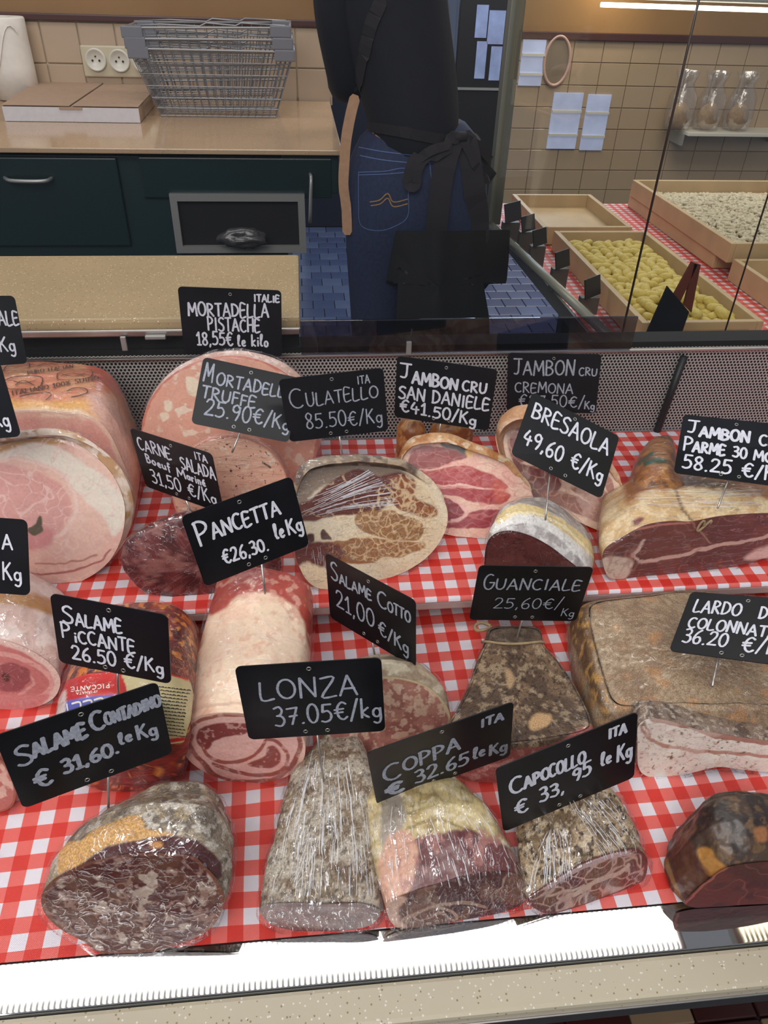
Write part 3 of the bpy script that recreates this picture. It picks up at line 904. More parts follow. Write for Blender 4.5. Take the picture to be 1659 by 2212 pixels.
hexa('side_pane', [(.4535, 1.838, .785), (.5175, 1.128, .785), (.5205, 1.128, .785), (.4565, 1.838, .785), (.4535, 1.838, 1.5), (.5175, 1.128, 1.5), (.5205, 1.128, 1.5), (.4565, 1.838, 1.5)], gg, gc, 0)
hexa('front_pane', [(.5205, 1.124, .74), (1.9, 1.124, .74), (1.9, 1.127, .74), (.5205, 1.127, .74), (.5205, 1.124, 1.5), (1.9, 1.124, 1.5), (1.9, 1.127, 1.5), (.5205, 1.127, 1.5)], gg, gc, 0)
jm = plain('pane_joint', (60, 46, 36), .3)
tube('pane_joint', [(.5205, 1.122, .79), (.5205, 1.122, 1.5)], .0018, jm, gc, 6)
p0 = atY(1556, 250, 1.122); p1 = atY(1520, 430, 1.122)
tube('pane_joint', [(.70, 1.122, .79), (.70, 1.122, 1.5)], .0014, jm, gc, 6)
a = atY(1298, 10, 1.13); b_ = atY(1659, 22, 1.13)
lt = empty('lamp_reflection', a, 'thin glowing tube over the pasta trays, standing for a lamp reflected in the glass', 'lamp')
tube('glow_tube', [a, a + (b_ - a) * 2.2], .0028, plain('tube_glow', (255, 250, 240), .5, emit=(255, 246, 228), es=6.0), lt, 8)  # glowing tube added in place of a reflected strip lamp
tube('tube_backing', [a + np.array([0, 0, .010]), a + (b_ - a) * 2.2 + np.array([0, 0, .010])], .004, M['alu'], lt, 6)

bw = area('wall_downlight', (1.62, FY - .16, 1.3), (1.62, FY, .75), .10, .06, 1.6, (1.0, .86, .6))


def tray(label, x0, x1, y0, y1, zb, h_, tpr=0.0):
    T = empty('wooden_tray', ((x0 + x1) / 2, (y0 + y1) / 2, zb), label, 'tray')
    t = .012
    box('side', (x0 + t / 2, (y0 + y1) / 2, zb + h_ / 2), (t, y1 - y0, h_), M['wood'], T, .002)
    box('side', (x1 - t / 2, (y0 + y1) / 2, zb + h_ / 2), (t, y1 - y0, h_), M['wood'], T, .002)
    box('end', ((x0 + x1) / 2, y0 + t / 2, zb + h_ / 2), (x1 - x0 - 2 * t, t, h_), M['wood'], T, .002)
    box('end', ((x0 + x1) / 2, y1 - t / 2, zb + h_ / 2), (x1 - x0 - 2 * t, t, h_), M['wood'], T, .002)
    box('base', ((x0 + x1) / 2, (y0 + y1) / 2, zb + .006), (x1 - x0 - 2 * t, y1 - y0 - 2 * t, .008), M['wood'], T, .0)
    return T


tray('pale wooden tray heaped with yellow gnocchi, nearest the dark board', .590, .818, 1.20, 1.76, TZ + .002, .045)
tray('wooden tray behind the gnocchi tray, by the grey corner post', .575, .80, 1.80, 2.12, TZ + .002, .042)
tray('wooden tray stacked below the floury pasta tray', .93, 1.33, 1.62, 2.16, TZ + .002, .030)
tray('wooden tray of white floury pasta, topmost at the back right', .925, 1.34, 1.56, 2.15, TZ + .034, .042)
tray('wooden tray at the right edge, in front of the floury pasta tray', .93, 1.33, 1.08 + .06, 1.545, TZ + .002, .046)
# gnocchi, each its own thing
gmat = plain('gnocchi_dough', (214, 192, 104), .6, 0, .12, 200, .2)


def gnocco(seed):
    rs = np.random.RandomState(seed); V = []; Fc = []; sg = 10; n = 9
    for i in range(n + 1):
        t = math.pi * i / n
        for k in range(sg):
            a_ = 2 * math.pi * k / sg
            rr = .0105 * math.sin(t) ** .8 * (1 + .06 * math.cos(5 * math.cos(t) * 2))
            V.append((.0165 * math.cos(t), rr * math.cos(a_), rr * .85 * math.sin(a_)))
    V = np.array(V) + (rs.rand(len(V), 3) - .5) * .0012
    for i in range(n):
        for k in range(sg): l = (k + 1) % sg; Fc.append((i * sg + k, i * sg + l, (i + 1) * sg + l, (i + 1) * sg + k))
    me = bpy.data.meshes.new('gnocco'); me.from_pydata([tuple(v) for v in V], [], Fc); me.shade_smooth(); me.materials.append(gmat); me.update(); return me


gms = [gnocco(k) for k in range(4)]
g0 = None; cnt = 0
for lay, zz in enumerate((.018, .031, .043)):
    y = 1.225 + lay * .012
    while y < 1.735 - lay * .02:
        x = .612 + lay * .010 + random.uniform(0, .01)
        while x < .798 - lay * .008 and cnt < 296:
            if not (lay == 2 and random.random() < .35):
                if g0 is None:
                    g0 = bpy.data.objects.new('gnocco', gms[0]); tag(g0, 'yellow potato gnocco lying in the heaped wooden tray', 'gnocchi', 'gnocchi heaped in the wooden tray'); g = g0
                else:
                    g = g0.copy(); g.data = random.choice(gms)
                COL.objects.link(g); cnt += 1
                g.location = (x + random.uniform(-.003, .003), y + random.uniform(-.003, .003), TZ + zz + random.uniform(-.002, .003))
                g.rotation_euler = (random.uniform(-.4, .4), random.uniform(-.4, .4), random.uniform(0, 3.1)); s_ = random.uniform(.9, 1.12); g.scale = (s_, s_, s_)
            x += .0245
        y += .0235 if lay else .032
# floury pasta: uncountable heap
def heap(name, x0, x1, y0, y1, z0, h_, mat, n=2600, r=.004, L=.018, seed=1):
    rs = np.random.RandomState(seed); parts = []
    for k in range(n):
        u, v = rs.rand(2); x = x0 + u * (x1 - x0); y = y0 + v * (y1 - y0)
        z = z0 + h_ * (1 - (2 * u - 1) ** 4) * (1 - (2 * v - 1) ** 4) * (.5 + .7 * vn(np.array([[x * 25, y * 25, 0.]]), 3)[0]) * rs.uniform(.6, 1)
        a_ = rs.rand() * math.pi; d = np.array([math.cos(a_), math.sin(a_), rs.uniform(-.3, .3)]) * L / 2
        parts.append(tubem([np.array([x, y, z]) - d, np.array([x, y, z]) + d], r, 4))
    V, Fc = join(parts); return mesh(name, V, Fc, mat, None, True, kind='stuff')


hp = heap('floury_pasta', .95, 1.32, 1.59, 2.12, TZ + .045, .016, plain('floury_pasta_dough', (206, 196, 172), .8, 0, .12, 150))
tag(hp, 'short white pasta dusted with flour, filling the topmost tray', 'pasta')
# clear box of pasta ribbons
cb = empty('clear_box', (.68, 1.16, TZ), 'clear plastic box of yellow ribbon pasta, before the gnocchi tray', 'box')
rp = plain('ribbon_pasta', (212, 180, 96), .5, 0, .15, 60)
parts = []
rs = np.random.RandomState(5)
for k in range(160):
    c_ = np.array([.70 + rs.uniform(-.06, .06), 1.160 + rs.uniform(-.008, .008), TZ + .008 + rs.uniform(0, .026)]); ph = rs.rand() * 6
    pts = [c_ + np.array([.02 * math.cos(ph + t), .008 * math.sin(ph + t), .003 * math.sin(3 * t + ph)]) for t in np.linspace(0, 4, 9)]
    parts.append(tubem(pts, .0016, 4))
V, Fc = join(parts); rbn = mesh('ribbon_pasta', V, Fc, rp, None, True, kind='stuff'); tag(rbn, 'tangled yellow ribbon pasta inside the clear plastic box', 'pasta')
clr = glassmat('clear_plastic', (.96, .96, .96), 1.2, .02)
box('tub', (.70, 1.1595, TZ + .020), (.15, .036, .036), clr, cb, .002)
box('lid', (.70, 1.1595, TZ + .0400), (.156, .042, .003), clr, cb, .001)

# small price boards along the rail
brd = plain('small_dark_board', (26, 27, 32), .4)
for k, (px, py, w_, lb) in enumerate(((1108, 458, .060, 'farthest'), (1141, 482, .048, 'second farthest'), (1166, 512, .048, 'middle'), (1215, 560, .048, 'second nearest'), (1280, 620, .052, 'nearest'))):
    t = (k + .7) / 5.2; base = ra + (rb - ra) * t + np.array([.035, 0, 0]); 
    yv = (1.80, 1.71, 1.62, 1.49, 1.36)[k]
    pp = atY(px, py, yv)
    base = np.array([pp[0], yv, pp[2]])
    rt = Matrix.Rotation(math.radians(38), 3, 'Z') @ Matrix.Rotation(math.radians(-14), 3, 'X')
    T = empty('price_board', base, 'small dark price board on the pasta table, %s of the row along the rail' % lb, 'price tag')
    box('board', base, (w_, .003, w_ * .72), brd, T, .001, rot=rt)
    zb = base[2] - w_ * .36; box('foot', (base[0], base[1] + .006, (zb + TZ) / 2 - .001), (w_ * .7, .018, max(.004, zb - TZ - .002)), tbm, T, .001)

# framed black board on a small easel
ez = empty('easel_board', (.62, 1.13, TZ), 'black chalk board leaning on a small reddish wooden easel', 'sign')
Ye = 1.10
q = [atY(1391, 733, Ye), atY(1463, 750, Ye), atY(1489, 674, Ye + .012), atY(1442, 618, Ye + .016)]
hexa('board', [q[0], q[1], q[1] + np.array([0, .004, 0]), q[0] + np.array([0, .004, 0]), q[3], q[2], q[2] + np.array([0, .004, 0]), q[3] + np.array([0, .004, 0])], M['slate'], ez, .0006)
for (pa, pb, pc, pd) in (((1496, 566), (1508, 572), (1470, 652), (1455, 640)), ((1500, 568), (1514, 572), (1494, 676), (1478, 660))):
    w_ = [atY(*v, Ye + .022) for v in (pd, pc, pb, pa)]
    hexa('easel_leg', [w_[0], w_[1], w_[1] + np.array([0, .006, 0]), w_[0] + np.array([0, .006, 0]), w_[3], w_[2], w_[2] + np.array([0, .006, 0]), w_[3] + np.array([0, .006, 0])], M['wood_dark'], ez, .0005)
w_ = [atY(*v, Ye + .004) for v in ((1386, 762), (1462, 775), (1465, 752), (1391, 735))]
hexa('foot_bar', [w_[0], w_[1], w_[1] + np.array([0, .012, 0]), w_[0] + np.array([0, .012, 0]), w_[3], w_[2], w_[2] + np.array([0, .012, 0]), w_[3] + np.array([0, .012, 0])], M['black'], ez, .0008)

# shelf with clear bags on the far wall
sh = empty('wall_shelf', (2.3, FY - .12, .3), 'small white shelf on the beige tiled wall holding clear bags', 'shelf')
a = atY(1466, 276, FY - .2); b_ = atY(1640, 352, FY - .2)
zs = a[2] - .03
box('board', ((a[0] + b_[0]) / 2 + .1, FY - .12, zs), (.62, .20, .018), M['white'], sh, .003)
for x in (a[0] + .05, b_[0] + .12): box('bracket', (x, FY - .10, zs - .035), (.014, .16, .06), M['alu'], sh, .002)
bgm = filmmat('bag_film', .18, (1, 1, .4), 25, .6, .01, .1)
bread = plain('pale_contents', (170, 140, 104), .7, 0, .2, 30, .3)
for k, (px, lb) in enumerate(((1478, 'left'), (1542, 'middle'), (1608, 'right'))):
    p = atY(px, 200, FY - .12); B = empty('clear_bag', (p[0], FY - .12, zs + .01), 'clear gathered bag of pale food, %s one on the white wall shelf' % lb, 'bag')
    blob('contents', (p[0], FY - .12, zs + .075), (.058, .045, .07), bread, B, .12, k, 24)
    V, Fc = lathe([(0, 0), (.068, .004), (.080, .07), (.074, .16), (.040, .225), (.066, .285)], 24, Matrix.Translation((p[0], FY - .12, zs + .011)))
    V = V + (np.random.rand(*V.shape) - .5) * .006; mesh('bag_film', V, Fc, bgm, B, True)

# round wall mirror
c = atY(1203, 132, FY - .03)
rm = empty('round_mirror', c, 'round wall mirror with thin pinkish rim, on the beige tiles', 'mirror')
V, Fc = tubem([c + np.array([.070 * math.cos(t), 0, .115 * math.sin(t)]) for t in np.linspace(0, 2 * math.pi, 40)[:-1]], .008, 8, True)
mesh('rim', V, Fc, plain('pink_rim', (196, 160, 146), .3), rm, True)
V, Fc = lathe([(0, .0), (.066, .0)], 32, Matrix.Translation(c + np.array([0, .004, 0])) @ Matrix.Rotation(math.pi / 2, 4, 'X') @ Matrix.Scale(1.66, 4, (0, 1, 0)))
mesh('mirror_face', V, Fc, plain('beige_mirror', (176, 156, 132), .12, .6), rm)

# ================================================================ PERSON behind the case
def skinbody(name, pts, edges, mat, parent, root=0, sub=2, label=None):
    me = bpy.data.meshes.new(name); me.from_pydata([tuple(map(float, p[:3])) for p in pts], edges, [])
    o = bpy.data.objects.new(name, me); COL.objects.link(o)
    sk = o.modifiers.new('Skin', 'SKIN'); sk.use_smooth_shade = True
    if not me.skin_vertices: me.skin_vertices.new(name='')
    for i, p in enumerate(pts):
        v = me.skin_vertices[0].data[i]; v.radius = (p[3], p[4] if len(p) > 4 else p[3]); v.use_root = (i == root)
    ss_ = o.modifiers.new('Sub', 'SUBSURF'); ss_.levels = sub; ss_.render_levels = sub
    bpy.context.view_layer.update()
    dg = bpy.context.evaluated_depsgraph_get()
    m2 = bpy.data.meshes.new_from_object(o.evaluated_get(dg)); o.modifiers.clear(); o.data = m2
    m2.materials.clear(); m2.materials.append(mat); m2.shade_smooth()
    o.parent = parent; o.matrix_parent_inverse = Matrix.Translation(parent.location).inverted()
    if label: o['label'] = label
    return o


def bvh_of(*objs):
    V = []; Fc = []; n = 0
    for o in objs:
        me = o.data; V += [v.co.copy() for v in me.vertices]; Fc += [tuple(i + n for i in p.vertices) for p in me.polygons]; n = len(V)
    return BVHTree.FromPolygons(V, Fc)


def cast(b, px, py, off=.001, default=None):
    d = ray(px, py); h = b.ray_cast(Vector(CAM), Vector(d))
    if h[0] is None: return (default[0], default[1]) if default is not None else (None, None)
    n = np.array(h[1]); n = n if np.dot(n, d) < 0 else -n
    return np.array(h[0]) + n * off, n


def strokes3(name, b, pls, w, mat, parent, off=.0008, jit=.3, label=None, step=3.0):
    """thin marks laid on a real surface along the given lines"""
    parts = []
    for pl in pls:
        pl = np.array(pl, float); q = catmull(pl, 6, False) if len(pl) > 2 else pl
        L = np.sum(np.linalg.norm(np.diff(q, axis=0), axis=1)); q = resample(q, max(3, int(L / step)), False)
        P = []; N = []
        for a, c in q:
            p, n = cast(b, a, c, off)
            if p is not None and (not P or np.linalg.norm(p - P[-1]) < .03): P.append(p); N.append(n)
        if len(P) > 1: parts.append(ribbon(P, N, w, jit))
    if not parts: return None
    V, Fc = join(parts); return mesh(name, V, Fc, mat, parent, label=label)


PYY = 1.70
def P_(px, py, y=PYY): return atY(px, py, y)
xc = P_(905, 330)[0]
man = empty('person', (xc, PYY, 0), 'person seen from behind in navy top, jeans and apron straps behind the case', 'person')
m_skin = plain('skin', (176, 130, 108), .5); m_top = plain('navy_knit', (9, 11, 24), .85, 0, .2, 60, .4)
m_jean = plain('blue_denim', (26, 38, 68), .8, 0, .25, 160, .3); m_apr = plain('dark_apron_cloth', (28, 23, 27), .8, 0, .15, 60, .2)
m_tan = plain('beige_cotton_strap', (172, 134, 104), .8, 0, .1, 80, .2); m_blk = plain('black_cloth', (7, 7, 9), .7, 0, .2, 50, .2)
m_hair = plain('dark_hair', (40, 28, 22), .5, 0, .3, 90, .5); m_shoe = plain('black_shoe', (14, 14, 15), .4)
x = xc
hx = x - .105
body = [(x, PYY, .93, .118, .085), (x - .012, PYY, 1.05, .100, .08), (x - .075, PYY - .01, 1.22, .088, .105), (x - .09, PYY, 1.35, .085, .105), (x - .10, PYY - .005, 1.43, .05, .05), (hx, PYY + .005, 1.50, .052, .056),
        (hx, PYY + .02, 1.58, .075, .088), (hx, PYY + .015, 1.66, .058, .072),
        (x - .165, PYY - .02, 1.34, .048), (x - .168, PYY - .01, 1.20, .040), (x - .145, PYY + .03, 1.09, .036), (x - .15, PYY + .14, 1.07, .028), (x - .15, PYY + .24, 1.08, .022),
        (x - .02, PYY + .05, 1.34, .048), (x - .01, PYY + .09, 1.20, .040), (x - .02, PYY + .12, 1.10, .034), (x - .04, PYY + .20, 1.07, .028), (x - .06, PYY + .28, 1.08, .022),
        (x - .07, PYY, .84, .078, .085), (x - .08, PYY - .005, .66, .062), (x - .08, PYY, .47, .05), (x - .08, PYY - .015, .30, .05), (x - .08, PYY, .08, .034),
        (x + .07, PYY, .84, .078, .085), (x + .08, PYY - .005, .66, .062), (x + .08, PYY, .47, .05), (x + .08, PYY - .015, .30, .05), (x + .08, PYY, .08, .034)]
be = [(0, 1), (1, 2), (2, 3), (3, 4), (4, 5), (5, 6), (6, 7), (3, 8), (8, 9), (9, 10), (10, 11), (11, 12), (3, 13), (13, 14), (14, 15), (15, 16), (16, 17), (0, 18), (18, 19), (19, 20), (20, 21), (21, 22), (0, 23), (23, 24), (24, 25), (25, 26), (26, 27)]
bd = skinbody('body', body, be, m_skin, man)
# clothes grown a little larger
g = .013
top = [(a[0], a[1], a[2]) + tuple(r_ + g for r_ in a[3:]) for a in body]
sel = [0, 1, 2, 3, 4, 8, 9, 10, 11, 13, 14, 15, 16]; mp_ = {k: i for i, k in enumerate(sel)}
tp = [top[k] for k in sel]
tp[0] = (x, PYY, .90, .120, .095); tp[1] = (x - .015, PYY, 1.06, .125, .105)
sw = skinbody('sweater', tp, [(mp_[a], mp_[c]) for a, c in be if a in mp_ and c in mp_], m_top, man, label='dark navy long sleeved top')
sel = [0, 18, 19, 20, 21, 22, 23, 24, 25, 26, 27]; mp_ = {k: i for i, k in enumerate(sel)}
jp = [top[k] for k in sel]; jp[0] = (x, PYY, .90, .150, .125); jp.append((x, PYY, 1.06, .142, .118)); jp[1] = (x - .072, PYY - .012, .82, .098, .108); jp[6] = (x + .072, PYY - .012, .82, .098, .108)
jn = skinbody('jeans', jp, [(mp_[a], mp_[c]) for a, c in be if a in mp_ and c in mp_] + [(0, len(jp) - 1)], m_jean, man, label='blue jeans with a stitched back pocket')
blob('hair', (hx, PYY + .0, 1.62), (.092, .10, .115), m_hair, man, .08, 4, 28)
for s in (-1, 1):
    blob('ear', (hx + s * .083, PYY + .02, 1.58), (.012, .022, .033), m_skin, man, .05, 5, 12)
    V, Fc = join([bxm((x + s * .09, PYY + .03, .03), (.085, .25, .06))]); me = bevel_me('shoe', V, Fc, .02, 3); link('shoe', me, m_shoe, man)
    wr = np.array([x - .15, PYY + .24, 1.08]) if s < 0 else np.array([x - .06, PYY + .28, 1.08])
    hand = [(wr[0], wr[1], wr[2], .024, .018), (wr[0] - s * .01, wr[1] + .05, wr[2], .036, .014), (wr[0] - s * .012, wr[1] + .085, wr[2], .034, .012)]
    ed = [(0, 1), (1, 2)]
    for f_ in range(4):
        fx = wr[0] - s * .012 + (f_ - 1.5) * .019; Lf = (.06, .072, .068, .052)[f_]; k = len(hand)
        hand += [(fx, wr[1] + .095, wr[2], .009), (fx, wr[1] + .095 + Lf * .5, wr[2] - .006, .0085), (fx, wr[1] + .09 + Lf * .85, wr[2] - .022, .0075)]
        ed += [(2, k), (k, k + 1), (k + 1, k + 2)]
    k = len(hand); hand += [(wr[0] - s * .042, wr[1] + .05, wr[2] - .006, .010), (wr[0] - s * .056, wr[1] + .085, wr[2] - .012, .008)]; ed += [(1, k), (k, k + 1)]
    skinbody('hand', hand, ed, m_skin, man, 0, 1)
# face on the far side of the head
V, Fc = lathe([(0, .022), (.012, .012), (.014, 0), (0, -.004)], 10, Matrix.Translation((hx, PYY + .105, 1.565)) @ Matrix.Rotation(-math.pi / 2, 4, 'X')); mesh('nose', V, Fc, m_skin, man, True)
for s in (-1, 1): blob('eye', (hx + s * .032, PYY + .098, 1.592), (.013, .008, .009), M['white'], man, 0, 1, 12)
blob('mouth', (hx, PYY + .10, 1.528), (.024, .008, .007), plain('lips', (150, 84, 78), .4), man, 0, 1, 12)
bt = bvh_of(sw, jn)
# apron straps, bow and tails
def strap(name, pl, w, mat, off=.003, label=None):
    return strokes3(name, bt, [pl], w, mat, man, off, 0.05, label, 4)


strap('apron_strap', [(822, 4), (800, 60), (785, 130), (770, 210)], .024, m_apr, label='dark shoulder strap')
strap('waist_tie', [(742, 264), (800, 272), (880, 286), (950, 300), (1000, 304)], .020, m_apr, .004)
strap('waist_tie', [(1000, 304), (1040, 296), (1075, 284)], .018, m_apr, .004)
k0 = cast(bt, 985, 304, .012, (P_(985, 304, PYY - .12), 0))[0]
tube('bow_knot', [k0 + np.array([-.014, 0, 0]), k0 + np.array([.014, 0, .002])], .010, m_apr, man, 8)
for pl in ([(975, 306), (925, 320), (890, 350), (880, 395), (898, 400), (905, 360), (945, 322), (978, 308)], [(992, 306), (1020, 320), (1045, 350), (1060, 372), (1035, 388), (1012, 345), (994, 310)]):
    pts = [cast(bt, a_, c_, .016, (k0, None))[0] for a_, c_ in catmull(pl, 4, False)]
    Nn = [np.array([0, -1, .3])] * len(pts); V, Fc = ribbon(pts, Nn, .018, .05); mesh('bow_loop', V, Fc, m_apr, man)
for pl in ([(975, 306), (962, 340), (950, 400), (940, 500), (935, 600)], [(1000, 306), (1010, 350), (1020, 420), (1026, 500), (1028, 620)]):
    pts = [cast(bt, a_, c_, .01, (P_(a_, c_, PYY - .12), None))[0] for a_, c_ in catmull(pl, 5, False)]
    V, Fc = ribbon(pts, [np.array([0, -1, .2])] * len(pts), .045, .05); mesh('tie_tail', V, Fc, m_apr, man)
# beige strap hanging at the left side
pl = [(766, 214), (757, 250), (748, 300), (744, 350), (742, 400), (748, 450), (750, 500)]
pts = [P_(a_, c_, PYY - .05) for a_, c_ in catmull(pl, 6, False)]
V, Fc = ribbon(pts, [np.array([-.2, -1, .1])] * len(pts), .021, .05)
mesh('side_strap', np.vstack([V, V + np.array([0, .003, 0])]), Fc + [tuple(i + len(V) for i in f) for f in Fc], m_tan, man, label='beige strap hanging at the left hip')
# black apron panels that hang round the thighs
pl = [(796, 500), (798, 540), (798, 608), (830, 596), (862, 578), (900, 575), (1000, 572), (1036, 592), (1094, 612), (1098, 560), (1100, 500)]
ring_ = ring2d([(790, 497), (900, 500), (1000, 500), (1102, 497), (1099, 560), (1094, 613), (1040, 588), (1056, 680), (1060, 775), (950, 780), (846, 775), (856, 680), (862, 576), (797, 611), (796, 550)], 120, False)
cc_ = ring_.mean(0); V = []; Fc = []
for r_ in range(7):
    for a_, c_ in ring_:
        a2, c2 = cc_[0] + (a_ - cc_[0]) * r_ / 6, cc_[1] + (c_ - cc_[1]) * r_ / 6
        u = (a2 - 945) / 155; V.append(P_(a2, c2, PYY - .135 + .10 * u * u + .006 * math.sin(a2 / 14)))
n = len(ring_)
for r_ in range(6):
    for k in range(n): l = (k + 1) % n; Fc.append((r_ * n + k, r_ * n + l, (r_ + 1) * n + l, (r_ + 1) * n + k))
V = np.array(V); nn = len(V)
mesh('apron_skirt', np.vstack([V, V + np.array([0, .004, 0])]), Fc + [tuple(i + nn for i in f)[::-1] for f in Fc], m_blk, man, True, label='black apron cloth wrapped round the thighs')
# trouser pocket, seams
stm = plain('ochre_stitching', (150, 116, 72), .7); stw = plain('pale_stitching', (78, 98, 140), .8)
strokes3('pocket_stitching', bt, [[(775, 372), (830, 370), (880, 366), (882, 420), (880, 468), (850, 490), (815, 498), (780, 486), (775, 440), (775, 372)], [(775, 378), (830, 376), (879, 372)]], .0016, stw, jn)
strokes3('pocket_arcs', bt, [[(800, 436), (820, 432), (838, 418), (850, 436), (880, 430)], [(802, 444), (822, 440), (838, 428), (850, 446), (880, 440)]], .0022, stm, jn, label='ochre arc stitching')
strokes3('waistband_seam', bt, [[(775, 318), (830, 328), (900, 335), (960, 334)], [(778, 336), (830, 346), (900, 352), (955, 350)], [(928, 352), (935, 420), (938, 470)], [(1030, 332), (1060, 328)]], .0018, stw, jn)

# ================================================================ PRICE BOARDS
def arc(cx, cy, rx, ry, a0, a1, n=10):
    return [(cx + rx * math.cos(math.radians(a0 + (a1 - a0) * i / n)), cy + ry * math.sin(math.radians(a0 + (a1 - a0) * i / n))) for i in range(n + 1)]


